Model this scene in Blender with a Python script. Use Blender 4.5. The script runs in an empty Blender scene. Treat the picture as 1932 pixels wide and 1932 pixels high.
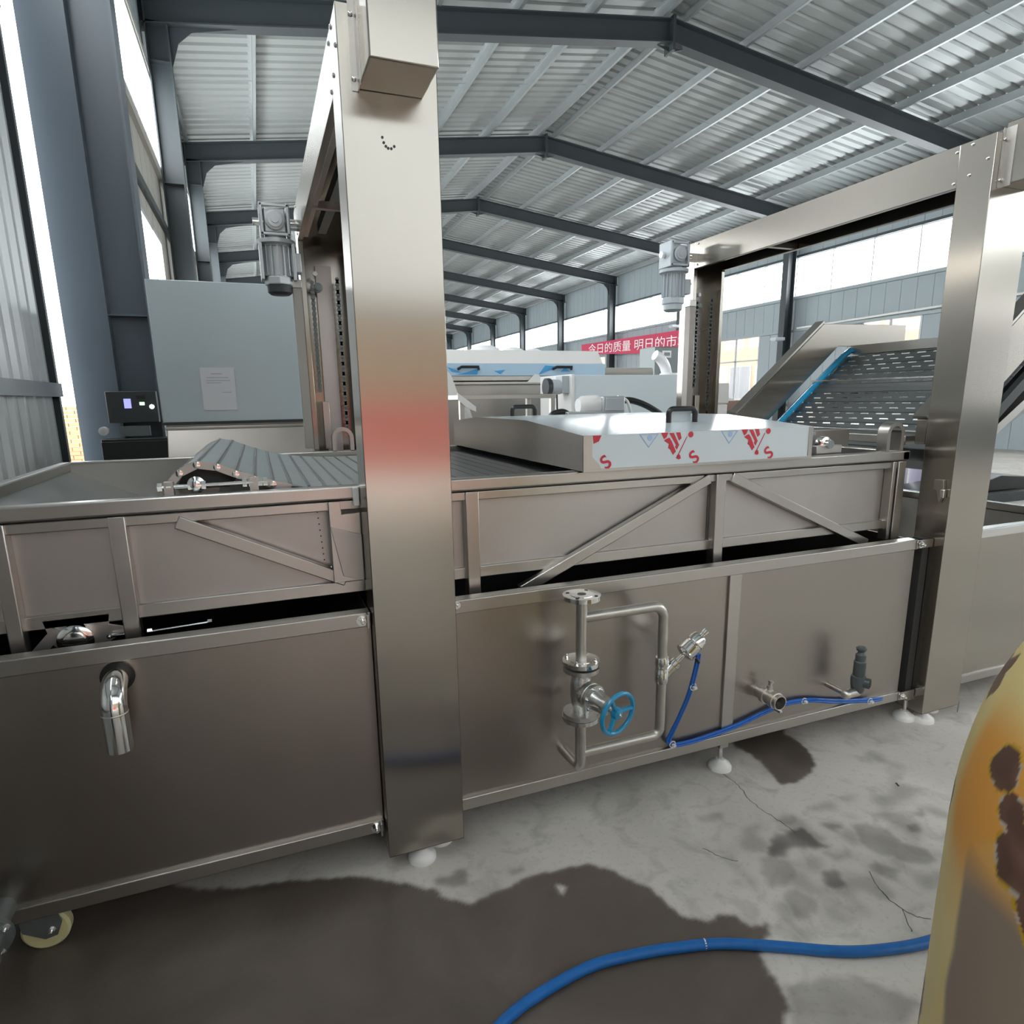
import bpy, bmesh, math, random
import numpy as np
from mathutils import Vector, Matrix, noise
SC = bpy.context.scene
COL = SC.collection
random.seed(7)
# ------------------------------------------------------------------ camera
def make_camera():
    yaw, pit, rol, f, cx, cy = 0.365209, 0.212605, -0.0174139, 1197.18, 957.446, 1010.403
    sy, cyw, sp, cp = math.sin(yaw), math.cos(yaw), math.sin(pit), math.cos(pit)
    fw = Vector((sy*cp, cyw*cp, -sp)); r = Vector((cyw, -sy, 0)); u = r.cross(fw)
    c, s = math.cos(rol), math.sin(rol)
    r2 = c*r + s*u; u2 = -s*r + c*u
    cam = bpy.data.cameras.new('camera'); o = bpy.data.objects.new('camera', cam); COL.objects.link(o)
    o.matrix_world = Matrix(((r2.x, u2.x, -fw.x, 0), (r2.y, u2.y, -fw.y, 0), (r2.z, u2.z, -fw.z, 1.5), (0, 0, 0, 1)))
    cam.sensor_width = 36; cam.lens = f/1932*36
    cam.shift_x = (966-cx)/1932; cam.shift_y = (cy-966)/1932
    cam.clip_start = .05; cam.clip_end = 300
    SC.camera = o
make_camera()
# ------------------------------------------------------------------ light and exposure
W = bpy.data.worlds.new('overcast_sky'); SC.world = W; W.use_nodes = True
bg = W.node_tree.nodes['Background']; bg.inputs[0].default_value = (0.93, 0.97, 1.0, 1); bg.inputs[1].default_value = 5.0
PANE_LIGHT = 8.5                       # daylight coming through the frosted clerestory panes, and glow of the added front strip
SC.view_settings.view_transform = 'Standard'; SC.view_settings.look = 'None'
SC.view_settings.gamma = 1; SC.view_settings.exposure = 0.6; SC.view_settings.use_curve_mapping = False
SC.cycles.use_denoising = True
SC.cycles.max_bounces = 8; SC.cycles.diffuse_bounces = 4; SC.cycles.glossy_bounces = 4; SC.cycles.transmission_bounces = 4
SC.cycles.sample_clamp_indirect = 6
SC.cycles.caustics_reflective = True; SC.cycles.blur_glossy = 0.6
# ------------------------------------------------------------------ materials
def mat(name, color, rough=.5, metal=0., spec=.5, emit=None, estr=0., var=0., vscale=6., rvar=0., aniso=0., alpha=None, trans=0., bump=0., bscale=60., coat=0., stretch=(1, 1, 1)):
    m = bpy.data.materials.new(name); m.use_nodes = True
    nt = m.node_tree; b = nt.nodes['Principled BSDF']
    b.inputs['Base Color'].default_value = (*color, 1); b.inputs['Roughness'].default_value = rough
    b.inputs['Metallic'].default_value = metal; b.inputs['Specular IOR Level'].default_value = spec
    if coat: b.inputs['Coat Weight'].default_value = coat; b.inputs['Coat Roughness'].default_value = .08
    if trans: b.inputs['Transmission Weight'].default_value = trans
    if emit: b.inputs['Emission Color'].default_value = (*emit, 1); b.inputs['Emission Strength'].default_value = estr
    if aniso:
        b.inputs['Anisotropic'].default_value = aniso
        t = nt.nodes.new('ShaderNodeTangent'); t.direction_type = 'RADIAL'; t.axis = 'Z'
        nt.links.new(t.outputs[0], b.inputs['Tangent'])
    if var or rvar or bump:
        tc = nt.nodes.new('ShaderNodeTexCoord'); mp = nt.nodes.new('ShaderNodeMapping'); mp.inputs['Scale'].default_value = stretch
        nt.links.new(tc.outputs['Object'], mp.inputs['Vector'])
        n = nt.nodes.new('ShaderNodeTexNoise'); n.inputs['Scale'].default_value = vscale; n.inputs['Detail'].default_value = 5
        nt.links.new(mp.outputs[0], n.inputs['Vector'])
        if var:
            mx = nt.nodes.new('ShaderNodeMix'); mx.data_type = 'RGBA'
            mx.inputs['A'].default_value = (*[max(0, c*(1-var)) for c in color], 1); mx.inputs['B'].default_value = (*[min(1, c*(1+var)) for c in color], 1)
            nt.links.new(n.outputs[0], mx.inputs['Factor']); nt.links.new(mx.outputs['Result'], b.inputs['Base Color'])
        if rvar:
            mr = nt.nodes.new('ShaderNodeMapRange'); mr.inputs['From Min'].default_value = .3; mr.inputs['From Max'].default_value = .7
            mr.inputs['To Min'].default_value = max(.02, rough-rvar); mr.inputs['To Max'].default_value = rough+rvar
            nt.links.new(n.outputs[0], mr.inputs['Value']); nt.links.new(mr.outputs[0], b.inputs['Roughness'])
        if bump:
            n2 = nt.nodes.new('ShaderNodeTexNoise'); n2.inputs['Scale'].default_value = bscale; nt.links.new(mp.outputs[0], n2.inputs['Vector'])
            bp = nt.nodes.new('ShaderNodeBump'); bp.inputs['Strength'].default_value = bump; bp.inputs['Distance'].default_value = .004
            nt.links.new(n2.outputs[0], bp.inputs['Height']); nt.links.new(bp.outputs[0], b.inputs['Normal'])
    return m
M = {}
M['steel'] = mat('brushed_stainless', (.45, .415, .37), .225, 1, var=.04, vscale=3, aniso=.88)
M['panel'] = mat('satin_stainless_sheet', (.40, .365, .33), .34, 1, var=.06, vscale=2.5, rvar=.03)
M['dull'] = mat('pickled_stainless_sheet', (.50, .475, .455), .46, 1, var=.08, vscale=5, rvar=.03)
M['bar'] = mat('stainless_box_section', (.51, .485, .455), .33, 1, var=.05, vscale=5, rvar=.03)
M['chrome'] = mat('polished_stainless', (.78, .77, .75), .12, 1)
M['pipe'] = mat('welded_stainless_pipe', (.60, .57, .53), .38, 1, var=.12, vscale=30, rvar=.06)
M['inside'] = mat('tank_inside_sheet', (.44, .43, .41), .37, 1, var=.1, vscale=5, rvar=.05)
M['black'] = mat('black_plastic', (.012, .012, .013), .35)
M['darkcavity'] = mat('painted_shade_and_trim', (.03, .03, .03), .6)  # near-black colour paints shade into trough, gap and belt void; also dark trim
M['film'] = mat('white_protective_film', (.46, .52, .54), .15, 0, spec=.35)
M['lidfilm'] = mat('bright_white_film', (.62, .68, .71), .15, 0, spec=.4)
M['duct'] = mat('dull_duct_sheet', (.36, .33, .30), .55, .3)
M['bluefilm'] = mat('pale_blue_film', (.42, .58, .72), .25, 0)
M['cyanfilm'] = mat('peeled_blue_film', (.05, .32, .62), .3, 0)
M['red'] = mat('red_print', (.55, .03, .05), .4)
M['bluep'] = mat('pale_blue_print', (.35, .5, .75), .4)
M['white'] = mat('white_plastic', (.75, .74, .72), .35)
M['whitebag'] = mat('white_plastic_sheet', (.78, .78, .8), .3, bump=.4, bscale=14)
M['paper'] = mat('white_paper', (.62, .62, .64), .6)
M['ink'] = mat('grey_ink', (.35, .35, .38), .6)
M['bluehose'] = mat('blue_pvc_hose', (.008, .13, .42), .38, var=.2, vscale=30)
M['tube'] = mat('blue_air_tube', (.01, .12, .5), .3)
M['wheelblue'] = mat('blue_enamel', (.008, .27, .5), .25, coat=.5)
M['cast'] = mat('cast_stainless', (.62, .61, .59), .36, 1, bump=.3, bscale=120, var=.1, vscale=30)
M['alu'] = mat('cast_aluminium_grey', (.52, .54, .55), .42, .6, bump=.15, bscale=80)
M['aludark'] = mat('dark_fan_cowl', (.035, .037, .045), .45)
M['greymotor'] = mat('light_grey_motor_paint', (.42, .46, .49), .42)
M['pvc'] = mat('dark_grey_pvc', (.06, .075, .078), .42)
M['belt'] = mat('grey_belt_plate', (.36, .39, .39), .42, .4, var=.1, vscale=12, rvar=.05)
M['beltdark'] = mat('dark_belt_plate', (.30, .30, .30), .38, .9, var=.15, vscale=12)
M['elevbelt'] = mat('perforated_belt_sheet', (.27, .28, .29), .36, .9, var=.08, vscale=8)
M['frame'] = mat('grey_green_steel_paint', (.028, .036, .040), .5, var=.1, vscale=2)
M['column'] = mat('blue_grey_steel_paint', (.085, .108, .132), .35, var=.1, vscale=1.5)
M['purlin'] = mat('galvanised_purlin', (.33, .355, .36), .38, .6, var=.08, vscale=3)
M['roof'] = mat('galvanised_roof_sheet', (.285, .305, .30), .42, .3, var=.08, vscale=.8)
M['corr'] = mat('corrugated_zinc_sheet', (.56, .58, .58), .38, .5, var=.1, vscale=1)
M['wall'] = mat('blue_grey_wall_sheet', (.27, .315, .335), .45, var=.04, vscale=1)
M['beige'] = mat('beige_wall_sheet', (.36, .345, .31), .5, var=.05, vscale=1)
M['pane'] = mat('frosted_daylight_pane', (.8, .85, .88), .4, emit=(.93, .98, 1), estr=PANE_LIGHT)
M['glass'] = mat('clear_window_glass', (1, 1, 1), .02, trans=1, spec=.5)
M['mullion'] = mat('window_frame_paint', (.45, .47, .48), .4)
M['peach'] = mat('peach_render', (.36, .27, .19), .8, var=.04, vscale=1)
M['winglass'] = mat('far_window_glass', (.24, .24, .25), .15)
M['banner'] = mat('red_banner_cloth', (.52, .03, .09), .6)
M['bannertext'] = mat('white_banner_print', (.85, .8, .8), .6)
M['brick'] = mat('orange_brick', (.42, .2, .11), .8, var=.2, vscale=20)
M['ground'] = mat('outdoor_concrete', (.30, .30, .28), .8, var=.1, vscale=2)
M['leaf'] = mat('hedge_leaf', (.14, .22, .05), .6, var=.3, vscale=20)
M['yellowtyre'] = mat('pale_yellow_nylon', (.58, .55, .30), .4, var=.1, vscale=40)
M['zinc'] = mat('grey_zinc_bracket', (.16, .18, .18), .42, .5, bump=.2, bscale=90)
M['screen'] = mat('lit_violet_screen', (.1, .1, .2), .3, emit=(.35, .35, .95), estr=.9)
M['greenled'] = mat('lit_green_lamp', (.1, .3, .1), .3, emit=(.55, 1, .6), estr=1.6)
M['whiteled'] = mat('lit_white_lamp', (.3, .3, .3), .3, emit=(1, 1, .98), estr=2.5)
M['boxgrey'] = mat('dark_control_box_paint', (.035, .04, .042), .4)
M['redpaint'] = mat('faded_red_sheet', (.62, .07, .055), .6)
M['copper'] = mat('brown_clay', (.24, .15, .12), .7)
M['crack'] = mat('crack_dirt', (.09, .085, .078), .9)
M['purple'] = mat('lilac_plastic_sheet', (.55, .52, .66), .3, bump=.4, bscale=14)

# floor: concrete with water marks stored per vertex
def floor_material():
    m = bpy.data.materials.new('stained_concrete'); m.use_nodes = True; nt = m.node_tree; b = nt.nodes['Principled BSDF']
    tc = nt.nodes.new('ShaderNodeTexCoord')
    def nz(scale, detail, dist=0.):
        n = nt.nodes.new('ShaderNodeTexNoise'); n.inputs['Scale'].default_value = scale; n.inputs['Detail'].default_value = detail
        n.inputs['Distortion'].default_value = dist; nt.links.new(tc.outputs['Object'], n.inputs['Vector']); return n
    def mix(fac, a, bb):
        x = nt.nodes.new('ShaderNodeMix'); x.data_type = 'RGBA'
        for nm, v in (('A', a), ('B', bb)):
            if isinstance(v, tuple): x.inputs[nm].default_value = (*v, 1)
            else: nt.links.new(v, x.inputs[nm])
        nt.links.new(fac, x.inputs['Factor']); return x.outputs['Result']
    def rng(o, a, bb, c, d):
        r = nt.nodes.new('ShaderNodeMapRange')
        for nm, v in (('From Min', a), ('From Max', bb), ('To Min', c), ('To Max', d)): r.inputs[nm].default_value = v
        nt.links.new(o, r.inputs['Value']); return r.outputs[0]
    base = mix(rng(nz(1.6, 8, .4).outputs[0], .35, .65, 0, 1), (.52, .485, .44), (.64, .60, .55))
    base = mix(rng(nz(9, 9, .8).outputs[0], .52, .72, 0, .55), base, (.30, .285, .265))
    base = mix(rng(nz(55, 6).outputs[0], .55, .8, 0, .35), base, (.25, .24, .22))
    at = nt.nodes.new('ShaderNodeAttribute'); at.attribute_name = 'stain'
    aw = nt.nodes.new('ShaderNodeAttribute'); aw.attribute_name = 'wet'
    base = mix(at.outputs['Fac'], base, (.135, .125, .115))
    wetc = mix(rng(nz(3, 6, .6).outputs[0], .35, .65, 0, 1), (.105, .084, .070), (.145, .119, .100))
    base = mix(aw.outputs['Fac'], base, wetc)
    nt.links.new(base, b.inputs['Base Color'])
    rr = rng(aw.outputs['Fac'], 0, 1, .62, .30); nt.links.new(rr, b.inputs['Roughness'])
    bp = nt.nodes.new('ShaderNodeBump'); bp.inputs['Strength'].default_value = .25; bp.inputs['Distance'].default_value = .003
    nt.links.new(nz(70, 6).outputs[0], bp.inputs['Height']); nt.links.new(bp.outputs[0], b.inputs['Normal'])
    return m
M['floor'] = floor_material()
def paint_material():
    m = bpy.data.materials.new('flaking_yellow_paint'); m.use_nodes = True; nt = m.node_tree; b = nt.nodes['Principled BSDF']
    a = nt.nodes.new('ShaderNodeAttribute'); a.attribute_name = 'paint'
    nt.links.new(a.outputs['Color'], b.inputs['Base Color']); b.inputs['Roughness'].default_value = .42
    return m
M['paint'] = paint_material()
# ------------------------------------------------------------------ mesh helpers
class MB:
    def __init__(s): s.v = []; s.f = []
    def add(s, vs, fs):
        k = len(s.v); s.v += [tuple(v) for v in vs]; s.f += [tuple(i+k for i in f) for f in fs]; return s
    def box(s, x0, x1, y0, y1, z0, z1):
        if x0 > x1: x0, x1 = x1, x0
        if y0 > y1: y0, y1 = y1, y0
        if z0 > z1: z0, z1 = z1, z0
        return s.add([(x0,y0,z0),(x1,y0,z0),(x1,y1,z0),(x0,y1,z0),(x0,y0,z1),(x1,y0,z1),(x1,y1,z1),(x0,y1,z1)],
                     [(0,3,2,1),(4,5,6,7),(0,1,5,4),(1,2,6,5),(2,3,7,6),(3,0,4,7)])
    def bar(s, p, q, w, h, up=(0, 0, 1)):
        p = Vector(p); q = Vector(q); d = (q-p).normalized(); u = Vector(up)
        if abs(d.dot(u)) > .98: u = Vector((0, 1, 0))
        r = d.cross(u).normalized(); u = r.cross(d).normalized()
        vs = [c + r*a*w/2 + u*b*h/2 for c in (p, q) for a, b in ((-1,-1),(1,-1),(1,1),(-1,1))]
        return s.add(vs, [(0,1,2,3)[::-1],(4,5,6,7),(0,1,5,4),(1,2,6,5),(2,3,7,6),(3,0,4,7)])
    def tube(s, path, r, n=12, caps=True, closed=False):
        P = [Vector(p) for p in path]; m = len(P); rings = []
        rad = r if isinstance(r, (list, tuple)) else [r]*m
        ref = None
        for i, p in enumerate(P):
            a = P[i-1] if (i > 0 or closed) else p; b = P[(i+1) % m] if (i < m-1 or closed) else p
            d = (b-a)
            d = d.normalized() if d.length > 1e-9 else Vector((0, 0, 1))
            if ref is None:
                ref = Vector((0, 0, 1)) if abs(d.z) < .9 else Vector((1, 0, 0))
            u = (ref - d*ref.dot(d)).normalized(); ref = u; w = d.cross(u)
            rings.append([p + (u*math.cos(t) + w*math.sin(t))*rad[i] for t in [2*math.pi*k/n for k in range(n)]])
        vs = [v for rg in rings for v in rg]; fs = []
        for i in range(m if closed else m-1):
            j = (i+1) % m
            for k in range(n):
                l = (k+1) % n
                fs.append((i*n+k, i*n+l, j*n+l, j*n+k))
        if caps and not closed:
            fs.append(tuple(range(n))[::-1]); fs.append(tuple((m-1)*n+k for k in range(n)))
        return s.add(vs, fs)
    def lathe(s, prof, origin=(0, 0, 0), axis=(0, 0, 1), n=20, caps=True):
        ax = Vector(axis).normalized(); o = Vector(origin)
        u = ax.orthogonal().normalized(); w = ax.cross(u); m = len(prof); vs = []; fs = []
        for r, h in prof:
            for k in range(n):
                t = 2*math.pi*k/n
                vs.append(o + ax*h + (u*math.cos(t)+w*math.sin(t))*max(r, 1e-5))
        for i in range(m-1):
            for k in range(n):
                l = (k+1) % n; fs.append((i*n+k, i*n+l, (i+1)*n+l, (i+1)*n+k))
        if caps: fs.append(tuple(range(n))[::-1]); fs.append(tuple((m-1)*n+k for k in range(n)))
        return s.add(vs, fs)
    def prism(s, pts, ax, a0, a1):           # polygon extruded along axis 0/1/2
        def mk(p, a):
            q = list(p); q.insert(ax, a); return tuple(q)
        n = len(pts); vs = [mk(p, a0) for p in pts] + [mk(p, a1) for p in pts]
        fs = [tuple(range(n))[::-1], tuple(range(n, 2*n))] + [(i, (i+1) % n, n+(i+1) % n, n+i) for i in range(n)]
        return s.add(vs, fs)
    def loft(s, A, B):                       # ruled sheet between two equal-length point rows
        n = len(A); return s.add(list(A)+list(B), [(i, i+1, n+i+1, n+i) for i in range(n-1)])
    def sphere(s, c, r, n=12, m=8, sz=1):
        pr = [(r*math.sin(math.pi*i/m), -r*sz*math.cos(math.pi*i/m)) for i in range(m+1)]
        return s.lathe(pr, c, (0, 0, 1), n, caps=False)
    def mesh(s, name, m):
        me = bpy.data.meshes.new(name); me.from_pydata(s.v, [], s.f); me.update()
        bm = bmesh.new(); bm.from_mesh(me); bmesh.ops.recalc_face_normals(bm, faces=bm.faces); bm.to_mesh(me); bm.free()
        if m: me.materials.append(M[m] if isinstance(m, str) else m)
        me.shade_smooth(); me.set_sharp_from_angle(angle=math.radians(38))
        return me
    def build(s, name, m, parent=None, bevel=0., **kw):
        o = bpy.data.objects.new(name, s.mesh(name, m)); COL.objects.link(o)
        if parent:
            o.parent = parent
            l = Vector((0, 0, 0)); p = parent
            while p is not None: l += p.location; p = p.parent
            o.data.transform(Matrix.Translation(-l))
        if bevel:
            b = o.modifiers.new('edge', 'BEVEL'); b.width = bevel; b.segments = 2; b.limit_method = 'ANGLE'; b.angle_limit = math.radians(40)
        for k, v in kw.items(): o[k] = v
        return o
def tag(o, label=None, cat=None, group=None, kind=None):
    for k, v in (('label', label), ('category', cat), ('group', group), ('kind', kind)):
        if v: o[k] = v
    return o
def thing(name, loc, label, cat, group=None):
    o = bpy.data.objects.new(name, None); COL.objects.link(o); o.location = loc; o.empty_display_size = .1
    return tag(o, label, cat, group)
def struct(o): o['kind'] = 'structure'; return o
def node(name, loc):
    o = bpy.data.objects.new(name, None); COL.objects.link(o); o.location = loc; o['kind'] = 'structure'; return o
def put(src_mesh, name, loc, parent, rot=(0, 0, 0)):     # a copy of a small piece at a world position
    o = bpy.data.objects.new(name, src_mesh); COL.objects.link(o); o.parent = parent
    l = Vector(loc); p = parent
    while p is not None: l -= p.location; p = p.parent
    o.location = l; o.rotation_euler = rot
    return o
def arc(c, r, a0, a1, u, w, n=8):
    c = Vector(c); u = Vector(u); w = Vector(w)
    return [c + (u*math.cos(t)+w*math.sin(t))*r for t in [a0+(a1-a0)*i/n for i in range(n+1)]]
def smooth_path(pts, n=6):                      # Catmull-Rom
    P = [Vector(p) for p in pts]; P = [P[0]*2-P[1]] + P + [P[-1]*2-P[-2]]; out = []
    for i in range(1, len(P)-2):
        a, b, c, d = P[i-1:i+3]
        for k in range(n):
            t = k/n; out.append(.5*((2*b)+(c-a)*t+(2*a-5*b+4*c-d)*t*t+(3*b-a-3*c+d)*t**3))
    out.append(P[-2]); return out
# shared small pieces
def bolt_mesh(r=.008, axis=(0, -1, 0)):
    b = MB(); b.lathe([(r*1.45, 0), (r*1.45, r*.25)], axis=axis, n=14); b.lathe([(r, r*.25), (r, r*1.1)], axis=axis, n=6)
    b.lathe([(r*.55, r*1.1), (r*.55, r*1.9), (r*.4, r*2.05)], axis=axis, n=10)
    return b.mesh('bolt', 'chrome')
def screw_mesh(r=.006, axis=(0, -1, 0)):
    return MB().lathe([(r, 0), (r*.95, r*.35), (r*.6, r*.65), (.0001, r*.75)], axis=axis, n=12).mesh('screw', 'chrome')
BOLT_Y = bolt_mesh(); SCREW_Y = screw_mesh(.0065); SCREW_X = screw_mesh(.0065, (-1, 0, 0)); BOLT_S = bolt_mesh(.005); BOLT_Z = bolt_mesh(.006, (0, 0, 1))
FOOT = MB().lathe([(.047, 0), (.047, .012), (.040, .024), (.020, .036), (.018, .040)], n=24).mesh('foot_pad', 'white')
STEM = MB().lathe([(.009, .036), (.009, .12)], n=12).mesh('threaded_stem', 'chrome')
def foot(parent, x, y):
    f = put(FOOT, 'levelling_foot', (x, y, 0), parent); f['label'] = 'white plastic levelling foot'
    put(STEM, 'threaded_stem', (x, y, 0), f)

# ================================================================== HALL
XL, XR, XC = -1.12, 17.9, 8.25
def rz(x, base=0.):                    # underside of the rafters across the hall
    return 8.3 - .130*abs(x-8.3) + base
FRAMES = [.2+6*k for k in range(-1, 11)]
YB, YE = -6.4, 62.0
# ---- floor
def inside(px, py, poly):
    r = np.zeros(px.shape, bool); n = len(poly)
    for i in range(n):
        x0, y0 = poly[i]; x1, y1 = poly[(i+1) % n]
        if y0 == y1: continue
        c = ((y0 > py) != (y1 > py)) & (px < (x1-x0)*(py-y0)/(y1-y0)+x0); r ^= c
    return r
WET = [[(-1.9,2.6),(-1.2,2.5),(-.68,2.2),(-.266,1.95),(.104,1.86),(.187,1.819),(.233,1.795),(.307,1.74),(.349,1.699),(.374,1.696),(.395,1.648),(.43,1.611),(.46,1.585),(.51,1.594),(.563,1.607),(.649,1.62),(.77,1.621),(.88,1.607),(.943,1.545),(.96,1.493),(1.007,1.444),(1.009,1.39),(1.029,1.337),(1.048,1.287),(1.096,1.264),(1.123,1.274),(1.179,1.249),(1.188,1.204),(1.245,1.192),(1.213,1.154),(1.145,1.121),(1.133,1.072),(1.119,1.011),(1.099,.964),(1.03,.927),(.827,.7),(-.04,.3),(-1.9,.3)],
       [(1.833,2.047),(1.81,1.976),(1.828,1.909),(1.8,1.773),(1.78,1.695),(1.839,1.686),(1.941,1.706),(2.02,1.763),(2.076,1.85),(2.09,1.938),(2.082,1.991),(2.226,2.173),(2.026,2.201)]]
DRY = [(.733,1.561),(.751,1.561),(.765,1.544),(.748,1.527),(.724,1.523)]
STAIN = [([(1.421,1.393),(1.475,1.439),(1.563,1.483),(1.646,1.47),(1.664,1.418),(1.672,1.38),(1.647,1.368),(1.596,1.375),(1.541,1.412),(1.501,1.395),(1.45,1.4)], .85),
 ([(1.418,1.421),(1.453,1.415),(1.493,1.363),(1.488,1.314),(1.414,1.283),(1.352,1.296),(1.379,1.371)], .5),
 ([(1.575,1.291),(1.606,1.278),(1.592,1.205),(1.532,1.211),(1.509,1.239)], .75), ([(1.366,1.256),(1.427,1.254),(1.438,1.204),(1.391,1.168),(1.34,1.168),(1.342,1.21)], .5),
 ([(1.811,1.417),(1.904,1.41),(1.923,1.341),(1.907,1.289),(1.956,1.213),(1.929,1.184),(1.858,1.195),(1.821,1.242),(1.774,1.302)], .55),
 ([(1.757,1.471),(1.797,1.438),(1.758,1.403),(1.731,1.435)], .7), ([(2.011,1.359),(2.063,1.329),(2.01,1.299),(1.981,1.323)], .65), ([(2.106,1.391),(2.147,1.38),(2.099,1.355)], .6),
 ([(1.742,1.274),(1.793,1.201),(1.721,1.181),(1.695,1.216)], .5), ([(.387,1.727),(.444,1.729),(.482,1.739),(.499,1.706),(.479,1.67),(.395,1.681)], .6), ([(.611,1.686),(.669,1.67),(.667,1.643),(.61,1.661)], .5),
 ([(1.137,1.02),(1.263,1.002),(1.326,.96),(1.4,.897),(1.409,.847),(1.31,.828),(1.065,.913)], .45), ([(1.36,1.67),(1.47,1.655),(1.45,1.615),(1.35,1.63)], .4),
 ([(1.62,1.36),(1.72,1.34),(1.70,1.29),(1.63,1.31)], .35), ([(2.2,1.75),(2.35,1.72),(2.3,1.66),(2.2,1.69)], .25), ([(1.30,1.50),(1.33,1.49),(1.31,1.46)], .3), ([(1.26,1.36),(1.29,1.36),(1.28,1.33)], .3)]
def blur(a, k):
    for _ in range(k):
        b = a.copy(); b[1:-1, 1:-1] = (a[1:-1, 1:-1]*2+a[:-2, 1:-1]+a[2:, 1:-1]+a[1:-1, :-2]+a[1:-1, 2:])/6; a = b
    return a
def make_floor():
    xs = np.concatenate([np.linspace(-9, -1.3, 12)[:-1], np.arange(-1.3, 2.6, .009), np.linspace(2.6, 24, 24)])
    ys = np.concatenate([np.linspace(-16, .72, 14)[:-1], np.arange(.72, 2.3, .009), np.linspace(2.3, 64, 40)])
    nx, ny = len(xs), len(ys); X, Y = np.meshgrid(xs, ys)
    jx = np.zeros(X.shape); jy = np.zeros(X.shape); jn = np.zeros(X.shape)
    for j in range(ny):
        if not .6 < ys[j] < 2.4: continue
        for i in range(nx):
            if -1.4 < xs[i] < 2.7:
                p = Vector((xs[i]*14, ys[j]*14, 0)); jx[j, i] = noise.noise(p)+.7*noise.noise(p*2.7); jy[j, i] = noise.noise(p+Vector((31, 7, 2)))+.7*noise.noise(p*2.7+Vector((3, 0, 9)))
                jn[j, i] = noise.noise(p*.8+Vector((0, 0, 5)))
    px, py = X+jx*.011, Y+jy*.011
    wet = np.zeros(X.shape)
    for w in WET: wet = np.maximum(wet, inside(px, py, w).astype(float))
    wet[inside(px, py, DRY)] = 0
    wet = blur(wet, 1)
    st = np.zeros(X.shape); sx, sy = X+jx*.02, Y+jy*.02
    for poly, a in STAIN:
        soft = blur(inside(sx, sy, poly).astype(float), 2)*a*(1.1+.5*jn); st = np.maximum(st, soft)
    halo = blur(np.where((X > 1.3) & (X < 2.25) & (Y > 1.1) & (Y < 1.55), np.clip(jn*1.6+.05, 0, .45), 0), 4); st = np.clip(np.maximum(st, halo), 0, 1)
    v = np.stack([X, Y, np.zeros(X.shape)], -1).reshape(-1, 3)
    idx = np.arange(nx*ny).reshape(ny, nx)
    f = np.stack([idx[:-1, :-1], idx[:-1, 1:], idx[1:, 1:], idx[1:, :-1]], -1).reshape(-1, 4)
    me = bpy.data.meshes.new('floor'); me.from_pydata(v.tolist(), [], f.tolist()); me.materials.append(M['floor'])
    for nm, arr in (('wet', wet), ('stain', st)):
        a = me.attributes.new(nm, 'FLOAT', 'POINT'); a.data.foreach_set('value', arr.reshape(-1).astype(np.float32))
    o = bpy.data.objects.new('floor', me); COL.objects.link(o); struct(o)
    for path in ([(1.621,1.868),(1.626,1.786),(1.618,1.726),(1.6,1.676),(1.601,1.6),(1.616,1.513),(1.616,1.452)], [(1.69,1.231),(1.659,1.178),(1.643,1.12),(1.648,1.085),(1.617,1.045),(1.59,1.012)], [(1.648,1.085),(1.66,1.048),(1.693,1.024)], [(1.27,1.52),(1.30,1.46),(1.345,1.42)]):
        pts = []
        for i in range(len(path)-1):
            for k in range(6):
                t = k/6; p = Vector((path[i][0]*(1-t)+path[i+1][0]*t, path[i][1]*(1-t)+path[i+1][1]*t, .0006))
                pts.append(p + Vector((noise.noise(p*60), noise.noise(p*60+Vector((9, 1, 1))), 0))*.006)
        A = []; B = []
        for i, p in enumerate(pts):
            d = (pts[min(i+1, len(pts)-1)]-pts[max(i-1, 0)]).normalized(); n = Vector((-d.y, d.x, 0)); w = .0011+.0012*abs(noise.noise(p*30)); A.append(p+n*w); B.append(p-n*w)
        MB().loft(A, B).build('crack', 'crack', o)
make_floor()
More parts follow.
